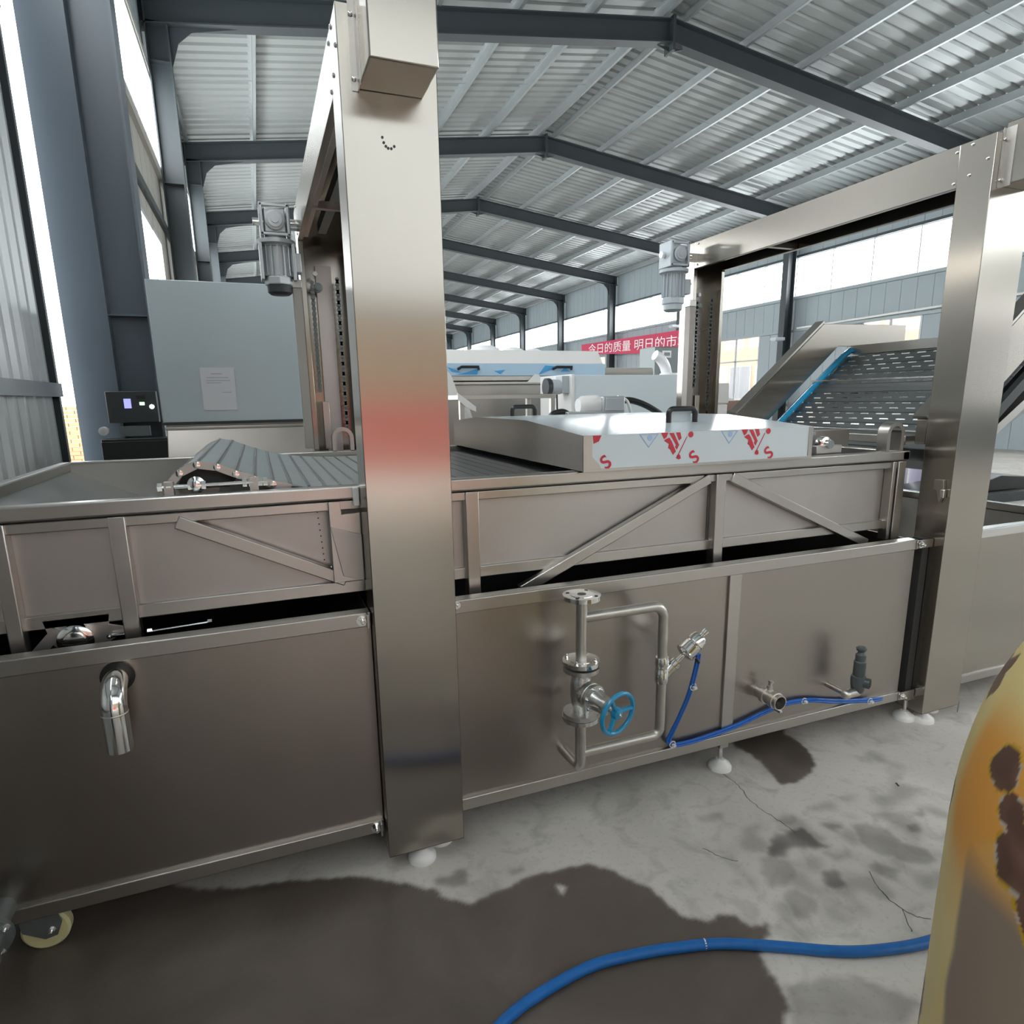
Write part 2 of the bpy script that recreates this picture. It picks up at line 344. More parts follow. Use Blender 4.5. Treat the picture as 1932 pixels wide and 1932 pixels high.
# ---- portal frames
def make_frame(y, k, label):
    t = thing('portal_frame', (XC, y, 0), label, 'steel frame', 'steel portal frames across the hall')
    fl, wb, d = .13, .008, .42
    cl = MB()     # left column: outer flange, web, inner flange
    cl.box(-1.06, -1.04, y-fl, y+fl, 0, rz(-1.05, d)); cl.box(-1.04, -.76, y-wb, y+wb, 0, rz(-1.0, .1)); cl.box(-.76, -.74, y-fl, y+fl, 0, rz(-.75))
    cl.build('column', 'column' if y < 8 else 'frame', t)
    cr = MB(); cr.box(17.66, 17.68, y-fl, y+fl, 0, rz(17.67, d)); cr.box(17.36, 17.66, y-wb, y+wb, 0, rz(17.6, .1)); cr.box(17.34, 17.36, y-fl, y+fl, 0, rz(17.35)-.05)
    cr.build('column', 'frame', t)
    for sgn, xe in ((-1, -1.3), (1, 17.8)):
        r = MB(); a, b = (xe, y), (8.3, y)
        zb0, zb1 = rz(xe), rz(8.3)
        r.bar((xe, y, zb0+.01), (8.3, y, zb1+.01), 2*fl, .02); r.bar((xe, y, zb0+d-.01), (8.3, y, zb1+d-.01), 2*fl, .02)
        r.prism([(xe, zb0), (8.3, zb1), (8.3, zb1+d), (xe, zb0+d)], 1, y-wb, y+wb)
        r.build('rafter', 'frame', t)
        h = MB(); xi = -.74 if sgn < 0 else 17.34; e = -sgn
        h.prism([(xi, rz(xi)-.55), (xi+e*.12, rz(xi)-.2), (xi+e*.32, rz(xi)-.04+.02), (xi+e*1.0, rz(xi+e*1.0)), (xi, rz(xi)+.02)], 1, y-wb, y+wb)
        h.build('haunch_plate', 'frame', t)
    e = MB(); e.box(8.27, 8.33, y-fl-.02, y+fl+.02, rz(8.3)-.14, rz(8.3)+d+.05); e.prism([(8.0, rz(8.0)), (8.6, rz(8.6)), (8.32, rz(8.3)-.12), (8.28, rz(8.3)-.12)], 1, y-wb, y+wb)
    e.build('ridge_plate', 'frame', t)
    for zz in (2.2, 4.9, 6.6):
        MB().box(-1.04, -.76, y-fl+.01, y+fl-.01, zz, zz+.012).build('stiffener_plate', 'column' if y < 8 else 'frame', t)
ORD = ['behind the viewer', 'over the viewer, nearest blue grey column on the left', 'whose rafter crosses the top of the picture', 'second rafter down the picture, peak right of the front post', 'third rafter down the picture', 'fourth rafter down the picture',
       'fifth rafter down the picture', 'sixth from the picture top', 'seventh from the picture top', 'eighth from the picture top', 'ninth, near the far gable', 'last, against the far gable']
for k, y in enumerate(FRAMES):
    make_frame(y, k, 'dark grey steel portal frame, '+ORD[k])
# ---- roof: corrugated sheets per bay and slope, purlins
ceil = node('ceiling', (XC, 20, 8.5))
def sheet_profile(y0, y1, pitch=.30, h=.045):
    n = max(1, round((y1-y0)/pitch)); p = (y1-y0)/n; out = []
    for i in range(n):
        a = y0+i*p; out += [(a, 0), (a+p*.36, 0), (a+p*.44, h), (a+p*.56, h), (a+p*.64, 0)] if False else [(a, h), (a+p*.18, h), (a+p*.28, 0), (a+p*.90, 0)]
    out.append((y1, h)); return out
edges = [YB] + FRAMES[1:] + [YE]
for i in range(len(edges)-1):
    y0, y1 = edges[i], edges[i+1]
    pr = sheet_profile(y0, y1)
    for xa, xb in ((-1.9, 8.3), (8.3, 18.4)):
        A = [(xa, y, rz(xa, .42+.20+h)) for y, h in pr]; B = [(xb, y, rz(xb, .42+.20+h)) for y, h in pr]
        MB().loft(A, B).build('roof_sheet', 'roof', ceil)
def purlin(x):
    z = rz(x, .42); m = MB()
    s = 1 if x < 8.3 else -1
    m.box(x-.0015, x+.0015, YB, YE, z, z+.20); m.box(x, x+s*.065, YB, YE, z, z+.003); m.box(x, x-s*.065, YB, YE, z+.197, z+.2); m.box(x+s*.062, x+s*.065, YB, YE, z, z+.02)
    m.build('purlin', 'purlin', ceil)
for x in [-1.0+1.5*k for k in range(6)]+[8.02] + [17.6-1.5*k for k in range(6)]+[8.58]: purlin(x)
MB().prism([(7.7, rz(7.7, .66)), (8.3, rz(8.3, .69)), (8.9, rz(8.9, .66)), (8.9, rz(8.9, .655)), (8.3, rz(8.3, .685)), (7.7, rz(7.7, .655))], 1, YB, YE).build('ridge_cap', 'roof', ceil)
for y in (9.2, 15.2, 21.2, 27.2):                       # sag rods tying the purlins
    MB().tube([(-1.2, y, rz(-1.2, .52)), (8.2, y, rz(8.2, .52))], .006, 6).build('sag_rod', 'purlin', ceil)
    MB().tube([(8.4, y, rz(8.4, .52)), (17.8, y, rz(17.8, .52))], .006, 6).build('sag_rod', 'purlin', ceil)
# ---- right wall with two window bands
wr = node('wall_right', (XR, 20, 0))
def panel_wall(parent, x, y0, y1, z0, z1, m, pitch=.5, th=.06):    # ribbed wall sheet facing the hall
    n = max(1, round((y1-y0)/pitch)); p = (y1-y0)/n; s = 1 if x > 5 else -1
    pts = [(x+s*th, y0)]
    for i in range(n):
        a = y0+i*p; pts += [(x, a), (x, a+p*.92), (x+s*.012, a+p*.94), (x+s*.012, a+p*.98)]
    pts += [(x, y1), (x+s*th, y1)]
    return MB().prism(pts, 2, z0, z1).build('wall_panel', m, parent)
WN = 0
for i in range(len(edges)-1):
    y0, y1 = edges[i], edges[i+1]
    panel_wall(wr, XR, y0, y1, 6.07, 7.6, 'wall'); panel_wall(wr, XR, y0, y1, 3.68, 4.79, 'wall'); panel_wall(wr, XR, y0, y1, 0, 1.1, 'wall')
    wa, wb_ = y0+1.25, y0+3.2
    if abs(y0-18.2) < .1: wa, wb_ = 19.85, 22.4
    panel_wall(wr, XR, y0, wa, 1.1, 3.68, 'wall'); panel_wall(wr, XR, wb_, y1, 1.1, 3.68, 'wall')
    WN += 1
    w = node('window_%d' % WN, (XR, (y0+y1)/2, 4.79))
    for k in range(4):                                   # frosted daylight panes
        a, b = y0+.02+k*1.495, y0+.02+(k+1)*1.495-.03
        MB().box(XR+.02, XR+.045, a, min(b, y1), 4.82, 6.04).build('pane', 'pane', w)
        MB().box(XR-.05, XR+.05, b-.005, b+.035, 4.79, 6.07).build('mullion', 'mullion', w)
    MB().box(XR-.02, XR+.05, y0, y1, 6.04, 6.09).box(XR-.02, XR+.05, y0, y1, 4.78, 4.82).build('window_frame', 'mullion', w)
    if -1 < y0 < 40:
        WN += 1
        w = node('window_%d' % WN, (XR, (wa+wb_)/2, 1.1))
        n = 2; st = (wb_-wa)/n
        for k in range(n):
            for z0, z1 in ((1.14, 2.75), (2.80, 3.64)):
                MB().box(XR+.03, XR+.036, wa+k*st+.03, wa+(k+1)*st-.03, z0, z1).build('pane', 'glass', w)
        fr = MB()
        for k in range(n+1): fr.box(XR, XR+.06, wa+k*st-.03, wa+k*st+.03, 1.1, 3.68)
        for z in (1.1, 2.745, 3.64): fr.box(XR, XR+.06, wa, wb_, z, z+.05)
        fr.build('window_frame', 'mullion', w)
    for z in (1.1, 3.66, 4.74, 6.1):
        if i > 0: MB().box(XR-.10, XR, y0, y1, z-.04, z+.04).build('wall_girt', 'frame' if z > 6 else 'wall', wr)
MB().tube([(XR-.13, 6.5, 3.86), (XR-.13, 17.9, 3.72)], .035, 8).build('wall_conduit', 'white', wr)
# ---- left wall
wl = node('wall_left', (XL, 20, 0))
for i in range(2, len(edges)-1):
    y0, y1 = edges[i], edges[i+1]
    wa, wb_ = y0+2.2, y0+5.05
    panel_wall(wl, XL, y0, y1, 0, 1.2, 'beige'); panel_wall(wl, XL, y0, y1, 3.87, 5.1, 'beige'); panel_wall(wl, XL, y0, y1, 6.42, 7.7, 'wall')
    panel_wall(wl, XL, y0, wa, 1.2, 3.87, 'beige'); panel_wall(wl, XL, wb_, y1, 1.2, 3.87, 'beige')
    WN += 1; w = node('window_%d' % WN, (XL, (y0+y1)/2, 5.1))
    for k in range(8):
        a = y0+k*.75
        MB().box(XL-.045, XL-.02, a+.01, a+.74, 5.13, 6.40).build('pane', 'pane', w)
        MB().box(XL-.05, XL-.015, a-.01, a+.01, 5.1, 6.42).build('mullion', 'mullion', w)
    MB().box(XL-.05, XL+.05, y0, y1, 5.08, 5.14).box(XL-.05, XL+.04, y0, y1, 6.39, 6.44).build('window_frame', 'mullion', w)
    WN += 1; w = node('window_%d' % WN, (XL, (wa+wb_)/2, 1.2))
    for k in range(3):
        st = (wb_-wa)/3
        MB().box(XL-.05, XL-.025, wa+k*st+.03, wa+(k+1)*st-.03, 1.25, 3.82).build('pane', 'pane', w)
    fr = MB()
    for k in range(4): fr.box(XL-.06, XL+.02, wa+k*(wb_-wa)/3-.03, wa+k*(wb_-wa)/3+.03, 1.2, 3.87)
    for z in (1.2, 3.81): fr.box(XL-.06, XL+.02, wa, wb_, z, z+.06)
    fr.build('window_frame', 'mullion', w)
    for z in (1.1, 4.2, 5.0, 6.5): MB().box(XL, XL+.06, y0, y1, z-.05, z+.05).build('wall_girt', 'frame' if z < 4.5 else 'beige', wl)
def corr_sheet(x, y0, y1, z0, z1, pitch=.2, h=.03):
    n = round((y1-y0)/pitch); p = (y1-y0)/n; A = []
    for i in range(n):
        a = y0+i*p; A += [(x, a), (x, a+p*.3), (x+h, a+p*.42), (x+h, a+p*.6), (x, a+p*.72)]
    A.append((x, y1)); n2 = len(A)
    A = A + [(q[0]-.004, q[1]) for q in A[::-1]]
    return MB().prism(A, 2, z0, z1)
corr_sheet(-1.46, YB, 5.86, 0, 5.1).build('corrugated_sheet', 'corr', wl); corr_sheet(-1.46, YB, 5.86, 6.42, 7.6).build('corrugated_sheet', 'corr', wl)
WN += 1; w = node('window_%d' % WN, (-1.46, 0, 5.1))  # glowing pane strip over the front bays, unseen, added to light floor and machine
for k in range(16):
    a = YB+k*.766
    MB().box(-1.455, -1.43, a+.01, a+.756, 5.13, 6.40).build('pane', 'pane', w); MB().box(-1.46, -1.42, a-.01, a+.01, 5.1, 6.42).build('mullion', 'mullion', w)
MB().box(-1.46, -1.40, YB, 5.86, 5.08, 5.14).box(-1.46, -1.40, YB, 5.86, 6.39, 6.44).build('window_frame', 'mullion', w)
for z, h in ((1.62, .10), (.55, .08), (4.2, .1), (6.6, .1)): MB().box(-1.425, -1.375, YB, 5.86, z-h/2, z+h/2).build('wall_girt', 'frame' if z < 1 else 'purlin', wl)
MB().box(-1.46, -1.40, 5.84, 5.89, 0, 7.3).build('edge_post', 'frame', wl)
MB().box(-1.355, -1.06, 6.09, 6.13, 0, 7.4).build('jamb_panel', 'column', wl)
# ---- gables
wb = node('wall_back', (XC, YB, 0)); wf = node('wall_far', (XC, YE, 0))
def gable(parent, y, holes):
    xs = sorted({-1.46, 17.96, 8.3} | {h[0] for h in holes} | {h[1] for h in holes})
    for a, b in zip(xs[:-1], xs[1:]):
        z0 = 0
        for h in holes:
            if h[0] <= a and b <= h[1]: z0 = h[3]
        MB().prism([(a, z0), (b, z0), (b, rz(b, .62)), (a, rz(a, .62))], 1, y, y+.06).build('wall_panel', 'wall', parent)
gable(wf, YE, [])
gable(wb, YB-.06, [(-1.0, 7.4, 0, 2.75)])
M['gable_glow'] = mat('gable_fill_glow', (.7, .72, .7), .5, emit=(.92, .97, 1.0), estr=.8)  # emissive sheet added on the unseen gable as front fill light
for k in range(9):  # invented gable windows whose glow brightens the machine front
    WN += 1; w = node('window_%d' % WN, (k*1.9, YB, 2.9)); x = .0+k*1.9
    MB().box(x+.04, x+1.86, YB+.03, YB+.055, 2.95, 6.85).build('pane', 'gable_glow', w)
    MB().box(x-.04, x+.04, YB, YB+.07, 2.9, 6.9).box(x-.04, x+1.9, YB, YB+.07, 2.88, 2.95).box(x-.04, x+1.9, YB, YB+.07, 6.85, 6.9).build('window_frame', 'mullion', w)
# outside: ground, facing building, brick pier, hedge
struct(MB().box(-40, 45, -45, 80, -.12, -.02).build('ground', 'ground'))
def building(y_list, loc, label, axis='x'):
    b = thing('office_building', loc, label, 'building')
    return b
bd = thing('office_building', (26, 20, 0), 'peach rendered building outside the right hand windows', 'building')
MB().box(26, 32, -2, 60, -.02, 9).build('wall', 'peach', bd)
for k in range(16):
    for z in (1.2, 4.6):
        y = .5+k*3.6
        f = MB().box(25.94, 26.02, y, y+1.7, z, z+1.9).build('window', 'mullion', bd)
        for a in (y+.06, y+.88): MB().box(25.92, 25.95, a, a+.76, z+.06, z+1.84).build('pane', 'winglass', f)
bp = thing('brick_wall', (-4, 14, 0), 'orange brick wall seen through the slit beside the corrugated sheet', 'wall')
for r in range(20):
    for k in range(8):
        MB().box(-4.4+k*.25+(r % 2)*.125, -4.4+k*.25+.24+(r % 2)*.125, 14, 14.11, r*.075, r*.075+.068).build('brick', 'brick', bp)
bw = thing('reflection_wall', (2, -10, 0), 'added unseen wall outside the front opening, red and cream bands for the steel post to mirror', 'wall')  # unseen wall, invented for its red and cream reflection, raised to block sky glare
MB().box(.6, 5.2, -10.0, -9.8, 0, 1.5).build('lower_band', 'redpaint', bw); MB().box(-9, .6, -10, -9.8, 0, 1.5).build('wall_end', 'ground', bw); MB().box(5.2, 14, -10, -9.8, 0, 1.5).build('wall_end', 'ground', bw); MB().box(-9, 14, -10, -9.8, 1.5, 4.2).build('upper_band', 'peach', bw)
# ================================================================== BLANCHING MACHINE
# ---- base trough
PY = 1.872                                  # front skin plane
base = thing('water_tank', (.9, 2.6, 0), 'low brushed stainless water tank base on white feet carrying the conveyor trough', 'water tank')
def base_module(x0, x1, splits):
    xs = [x0]+splits+[x1]
    for a, b in zip(xs[:-1], xs[1:]):
        MB().box(a+.004, b-.004, PY, PY+.004, .165, .835).build('front_panel', 'panel', base)
        MB().box(a+.004, b-.004, 3.42, 3.424, .165, .835).build('rear_panel', 'panel', base)
    for s in splits: MB().box(s-.004, s+.052, PY-.010, PY+.03, .165, .835).build('seam_post', 'bar', base, .002)
    for y0 in (PY-.014, 3.39):
        MB().box(x0, x1, y0, y0+.05, .83, .875).build('top_rail', 'bar', base, .003)
        MB().box(x0, x1, y0, y0+.05, .122, .166).build('bottom_rail', 'bar', base, .003)
    t = MB().box(x0, x1, PY+.006, 3.42, .30, .304)
    t.box(x0, x1, PY+.06, PY+.064, .3, .86).box(x0, x1, 3.36, 3.364, .3, .86).build('trough_lining', 'darkcavity', base)  # lining coloured near black for the shade inside the trough
    for x in (x0, x1-.004): MB().box(x, x+.004, PY, 3.42, .13, .87).build('end_panel', 'panel', base)
base_module(-.86, .262, [])
base_module(.52, 2.612, [1.618])
MB().box(.262, .52, 1.96, 3.40, .30, .304).box(.262, .52, 1.96, 1.964, .3, .85).box(.262, .52, 3.38, 3.384, .3, .85).build('trough_lining', 'darkcavity', base)
for x in (1.640, 2.70):
    for y in (1.89, 3.41): foot(base, x+.0, y); MB().box(x-.02, x+.02, y-.02, y+.02, .10, .13).build('leg', 'bar', base)
for z in (.853, .143): put(BOLT_Y, 'bolt', (.236, PY-.014, z), base).scale = (1.5, 1.5, 1.5); MB().box(.248, .254, PY-.035, PY, z-.022, z+.022).build('bolt_tab', 'bar', base, .001)
for z in (.853, .143): put(BOLT_Y, 'bolt', (2.62, PY-.02, z), base).scale = (1.3, 1.3, 1.3); MB().box(2.60, 2.70, PY-.018, PY-.012, z-.018, z+.018).build('bolt_tab', 'bar', base, .001)
MB().box(2.66, 2.70, PY, PY+.05, .14, .87).build('gap_shade_strip', 'darkcavity', base)  # dark strip painting the shade in the gap by the right post
put(BOLT_Y, 'bolt', (.535, PY-.014, .86), base)
# caster under the left end and a pipe union beside it
ca = MB(); ca.box(-.80, -.66, 1.90, 2.0, .112, .122)
cs = ca.build('caster', 'zinc', base); cs['label'] = 'grey swivel caster with a pale yellow wheel'
MB().prism([(-.745, .118), (-.655, .118), (-.645, .085), (-.66, .045), (-.69, .04), (-.74, .075)], 1, 1.875, 1.881).build('caster_fork', 'zinc', cs)
MB().prism([(-.745, .118), (-.655, .118), (-.645, .085), (-.66, .045), (-.69, .04), (-.74, .075)], 1, 1.925, 1.931).build('caster_fork', 'zinc', cs)
MB().lathe([(.02, 0), (.053, 0), (.06, .006), (.06, .032), (.053, .038), (.02, .038)], (-.69, 1.884, .06), (0, 1, 0), 28).build('wheel', 'yellowtyre', cs)
put(BOLT_Y, 'bolt', (-.672, 1.876, .065), cs)
un = MB(); un.lathe([(.03, 0), (.03, .10), (.055, .10), (.055, .118), (.042, .12), (.042, .18), (.05, .185), (.05, .215), (.034, .22), (.034, .165)], (-.765, PY, .175), (0, -1, 0), 24)
uo = un.build('drain_union', 'zinc', base); uo['label'] = 'grey clamped drain union at the left end'
for a in range(4):
    t = a*math.pi/2+.5; put(BOLT_Y, 'bolt', (-.765+.048*math.cos(t), PY-.118, .175+.048*math.sin(t)), uo)
# overflow spout
sp = MB(); R = .031
sp.tube([(-.418, PY+.01, .785), (-.418, 1.845, .785)] + arc((-.418, 1.845, .725), .06, math.pi/2, math.pi, (0, 1, 0), (0, 0, 1), 8)[1:] + [(-.418, 1.785, .615)], R, 20, caps=False)
so = sp.build('overflow_spout', 'chrome', base); so['label'] = 'polished bent overflow pipe'
MB().lathe([(.031, .0), (.042, .0), (.042, .006), (.031, .006)], (-.418, PY, .785), (0, -1, 0), 20).build('collar', 'black', so)
MB().lathe([(.0315, 0), (.0325, .002), (.0315, .004)], (-.418, 1.785, .722), (0, 0, -1), 20, caps=False).build('weld_bead', 'pipe', so)
MB().lathe([(.0285, 0), (.0285, .09)], (-.418, 1.785, .616), (0, 0, 1), 20, caps=False).build('bore', 'inside', so)
# ---- steam pipework
VX, VY, PR = .920, 1.745, .0185
pw = MB().tube([(VX, VY, .872), (VX, VY, .645)], PR, 16); p2 = MB().tube([(VX, VY, .452), (VX, VY, .285)] + arc((VX, VY+.03, .285), .03, math.pi, 1.5*math.pi, (0, 1, 0), (0, 0, 1), 6)[1:] + [(VX, PY+.004, .255)], PR, 16)
po = pw.build('steam_pipe', 'pipe', base); po['label'] = 'welded steam pipe loop with flanges'; p2.build('lower_pipe', 'pipe', po)
BX = 1.237
by = MB(); by.tube([(VX, VY, .800)] + [(BX-.045, VY, .800)] + arc((BX-.045, VY, .755), .045, math.pi/2, 0, (1, 0, 0), (0, 0, 1), 8)[1:] + [(BX, VY, .600)], PR*.95, 16)
by.tube([(BX, VY, .52), (BX, VY, .345)] + arc((BX-.03, VY, .345), .03, 0, -math.pi/2, (1, 0, 0), (0, 0, 1), 6)[1:] + [(VX, VY, .315)], PR*.95, 16)
by.build('bypass_pipe', 'pipe', po)
for z in (.255+.02, .295, .40, .60, .74): pass
def flange(zc, th=.014, r=.062, bolts=True, parent=None):
    f = MB().lathe([(PR, -th*.5), (r, -th*.5), (r, th*.5), (r*.62, th*.5), (r*.62, th*.62), (PR, th*.62)], (VX, VY, zc), (0, 0, 1), 32).build('flange', 'chrome', parent or po)
    if bolts:
        for a in range(4):
            t = a*math.pi/2+math.pi/4; put(BOLT_Z, 'bolt', (VX+r*.8*math.cos(t), VY+r*.8*math.sin(t), zc+th*.5), f)
    return f
f0 = flange(.872, bolts=False)
hl = MB()
for a in range(4):
    t = a*math.pi/2+math.pi/4; hl.lathe([(.006, 0), (.006, .0006)], (VX+.048*math.cos(t), VY+.048*math.sin(t), .8796), (0, 0, 1), 12)
hl.lathe([(.0145, 0), (.0145, .0006)], (VX, VY, .8806), (0, 0, 1), 16).build('bolt_hole', 'black', f0)
flange(.648); flange(.45)
gv = MB(); gv.lathe([(.030, .462), (.027, .485), (.032, .50), (.036, .53), (.036, .565), (.032, .59), (.026, .605), (.03, .622)], (VX, VY, 0), (0, 0, 1), 24)
gv.lathe([(PR, .618), (.060, .618), (.060, .632), (PR, .632)], (VX, VY, 0), (0, 0, 1), 32).lathe([(PR, .458), (.060, .458), (.060, .472), (PR, .472)], (VX, VY, 0), (0, 0, 1), 32)
VZ = .545
HA = Vector((.28, -1, -.10)).normalized()           # handwheel spindle direction
gv.lathe([(.034, 0), (.034, .035)], (VX, VY, VZ), HA, 24)
go = gv.build('gate_valve', 'cast', base); go['label'] = 'cast stainless gate valve with a blue handwheel'
C0 = Vector((VX, VY, VZ))
bn = MB().lathe([(.034, .03), (.046, .032), (.046, .046), (.044, .048), (.046, .050), (.046, .064), (.03, .066), (.022, .085), (.02, .105), (.026, .108), (.026, .122), (.012, .124), (.012, .175)], C0, HA, 28)
U = HA.orthogonal().normalized(); Wv = HA.cross(U)
for s in (-1, 1): bn.bar(C0+HA*.06+U*s*.028, C0+HA*.135+U*s*.018, .012, .012)
bno = bn.build('bonnet', 'cast', go)
for a in range(6):
    t = a*math.pi/3; p = C0+HA*.064+(U*math.cos(t)+Wv*math.sin(t))*.038
    put(BOLT_S, 'bolt', p, go)
HW = C0+HA*.168
hw = MB(); n = 40; hw.tube([HW+(U*math.cos(2*math.pi*k/n)+Wv*math.sin(2*math.pi*k/n))*.068 for k in range(n)], .0075, 10, closed=True)
for a in range(3):
    t = a*2*math.pi/3+.3; d = U*math.cos(t)+Wv*math.sin(t); hw.tube([HW-HA*.008, HW-HA*.004+d*.03, HW+d*.066], [.010, .008, .0065], 8)
hw.lathe([(.018, -.014), (.02, -.008), (.018, .006), (.012, .009)], HW, HA, 18)
hw.build('handwheel', 'wheelblue', go)['label'] = 'bright blue three spoked handwheel'
put(BOLT_S, 'bolt', HW+HA*.008, go)
# pneumatic angle seat valve on the bypass
av = MB(); av.lathe([(.022, .515), (.024, .525), (.024, .56), (.021, .565), (.021, .575), (.024, .58), (.024, .605), (.022, .61)], (BX, VY, 0), (0, 0, 1), 20)
A0 = Vector((BX, VY, .535)); AD = Vector((.70, -.10, .66)).normalized()
av.lathe([(.018, 0), (.018, .055), (.023, .057), (.023, .075), (.019, .078)], A0, AD, 20)
ao = av.build('angle_valve', 'chrome', base); ao['label'] = 'angled pneumatic valve with ribbed steel actuator'
MB().lathe([(.010, .078), (.010, .105), (.014, .108)], A0, AD, 14).build('valve_stem', 'chrome', ao)
MB().lathe([(.020, .108), (.034, .115), (.037, .122), (.033, .126), (.033, .158), (.030, .160), (.030, .166), (.033, .168), (.030, .192), (.024, .200), (.01, .202)], A0, AD, 26).build('actuator', 'chrome', ao)
MB().lathe([(.010, .200), (.010, .212), (.013, .213), (.013, .228), (.006, .229)], A0, AD, 12).build('position_knob', 'chrome', ao)
q = A0+AD*.135
MB().tube([q+Vector((.02, -.02, -.028)), q+Vector((.028, -.026, -.045))], .006, 8).build('air_fitting', 'black', ao)
# ball valve drain stub
b0 = Vector((1.800, PY, .318)); bd_ = Vector((.0, -1, 0))
bv = MB().lathe([(.026, -.002), (.026, .03), (.034, .031), (.034, .05), (.029, .052), (.029, .075), (.034, .08), (.034, .10), (.030, .102), (.030, .118), (.026, .118), (.026, .085)], b0, bd_, 26)
bo = bv.build('ball_valve', 'pipe', base); bo['label'] = 'stainless drain ball valve stub, open end forward'
MB().lathe([(.012, .02), (.012, .042), (.008, .044), (.008, .056), (.011, .057), (.011, .064)], b0+Vector((0, -.05, 0)), (.2, 0, 1), 14).build('valve_stem', 'pipe', bo)
MB().lathe([(.0255, 0), (.0255, .001)], b0+Vector((0, -.088, 0)), bd_, 20).build('bore', 'black', bo)
MB().box(b0.x-.006, b0.x+.006, b0.y-.125, b0.y-.09, b0.z-.038, b0.z-.030).build('drip_lip', 'chrome', bo)
# safety valve on a stub pipe
s0 = Vector((2.195, 1.775, .262))
sv = MB().tube([(2.178, PY+.002, .275), (2.178, 1.775, .275)], .0125, 14).tube([(2.178, 1.775, .275), (2.235, 1.775, .275)], .02, 14)
sv.sphere((2.172, 1.772, .275), .021)
so2 = sv.build('safety_valve', 'pipe', base); so2['label'] = 'dark grey upright safety valve on a steel stub'
SX = 2.235
MB().lathe([(.022, .275), (.026, .285), (.026, .30), (.028, .302), (.030, .33), (.028, .345), (.022, .348), (.024, .352), (.0235, .41), (.020, .414), (.0205, .44), (.014, .446), (.012, .454), (.018, .458), (.021, .468), (.014, .474)], (SX, 1.775, 0), (0, 0, 1), 24).tube([(SX, 1.775, .322), (SX+.02, 1.735, .322)], [.02, .022], 16).build('valve_body', 'pvc', so2)
MB().lathe([(.0225, .3), (.0225, .301)], (SX+.02, 1.7345, .322), (.447, -.894, 0), 16).lathe([(.016, 0), (.016, .001)], (SX+.0203, 1.7344, .322), (.447, -.894, 0), 16).build('outlet', 'black', so2)
# blue air tubes clipped along the base (two tubes and cable ties)
def air_tube(dx, dz):
    return [(1.388+dx, 1.735, .60), (1.386+dx, 1.742, .545), (1.393+dx, 1.785, .42), (1.382+dx, 1.825, .305), (1.362+dx, 1.85, .21+dz), (1.368+dx, 1.855, .183+dz), (1.41, 1.856, .170+dz), (1.53, 1.857, .172+dz), (1.69, 1.858, .19+dz), (1.84, 1.858, .222+dz), (1.95, 1.857, .236+dz), (2.07, 1.856, .226+dz), (2.2, 1.856, .195+dz), (2.36, 1.858, .165+dz), (2.5, 1.862, .146+dz), (2.60, 1.90, .135+dz)]
at = thing('air_tube', (1.9, 1.857, .2), 'pair of thin blue air tubes running from the angle valve along the base', 'air tube')
for dx, dz in ((0, 0), (-.010, .010)): MB().tube(smooth_path(air_tube(dx, dz), 6), .0055, 10).build('tube', 'tube', at)
for p in ((1.390, 1.768, .46), (1.372, 1.852, .188), (2.03, 1.857, .236), (2.42, 1.858, .158)):
    MB().tube([Vector(p)+Vector((.013*math.cos(t), -.004, .013*math.sin(t))) for t in [k*math.pi/4 for k in range(8)]], .0022, 6, closed=True).box(p[0]-.006, p[0]+.006, p[1]-.02, p[1]-.006, p[2]-.004, p[2]+.004).build('cable_tie', 'white', at)

# ---- upper conveyor trough
RY, RZ = 1.955, 1.25
tr = thing('conveyor_trough', (.9, 2.7, .93), 'upper stainless conveyor trough with rim, posts and diagonal braces above the base tank', 'conveyor tank')
TX0, TX1, TB = -.86, 2.63, 3.46
rim = MB(); rim.box(TX0, TX1, RY, RY+.045, RZ-.042, RZ).box(TX0, TX1, TB-.045, TB, RZ-.042, RZ).box(TX0, TX0+.045, RY, TB, RZ-.042, RZ).box(TX1-.045, TX1, RY, TB, RZ-.042, RZ)
rim.build('rim', 'bar', tr, .006)
lp = MB(); lp.box(TX0+.02, TX1-.03, RY+.012, RY+.05, RZ-.075, RZ-.046).build('under_rim', 'bar', tr, .003)
for a, b in ((TX0+.01, .17), (.17, 1.60), (1.60, TX1-.06)):
    MB().box(a+.002, b-.002, 2.0, 2.004, .925, RZ-.05).build('side_panel', 'dull', tr)
    MB().box(a+.002, b-.002, 3.40, 3.404, .925, RZ-.05).build('side_panel', 'dull', tr)
MB().box(TX0+.01, TX1-.06, 1.985, 2.01, .905, .945).build('bottom_rail', 'bar', tr, .003)
ti = MB(); ti.box(TX0+.02, TX0+.024, 2.01, 3.40, .95, RZ-.01).box(TX1-.07, TX1-.066, 2.01, 3.4, .93, RZ-.01); ti.add([(TX0+.02, 2.01, 1.22), (TX0+.02, 3.40, 1.22), (-.30, 3.40, .96), (-.30, 2.01, .96)], [(0, 1, 2, 3)]); ti.box(-.30, TX1-.07, 2.01, 3.40, .955, .96)
ti.box(TX0+.02, TX1-.07, 2.006, 2.009, .95, RZ-.01).box(TX0+.02, TX1-.07, 3.396, 3.399, .95, RZ-.01)
ti.build('lining', 'inside', tr)
def vpost(x, w, zb, m='bar'): MB().box(x-w/2, x+w/2, 1.957, 1.999, zb, RZ-.045).build('post', m, tr, .003)
vpost(-.385, .042, .80); vpost(-.655, .036, .80); vpost(.628, .045, .80); vpost(1.628, .045, .80); vpost(2.593, .045, .80); vpost(2.548, .02, .86)
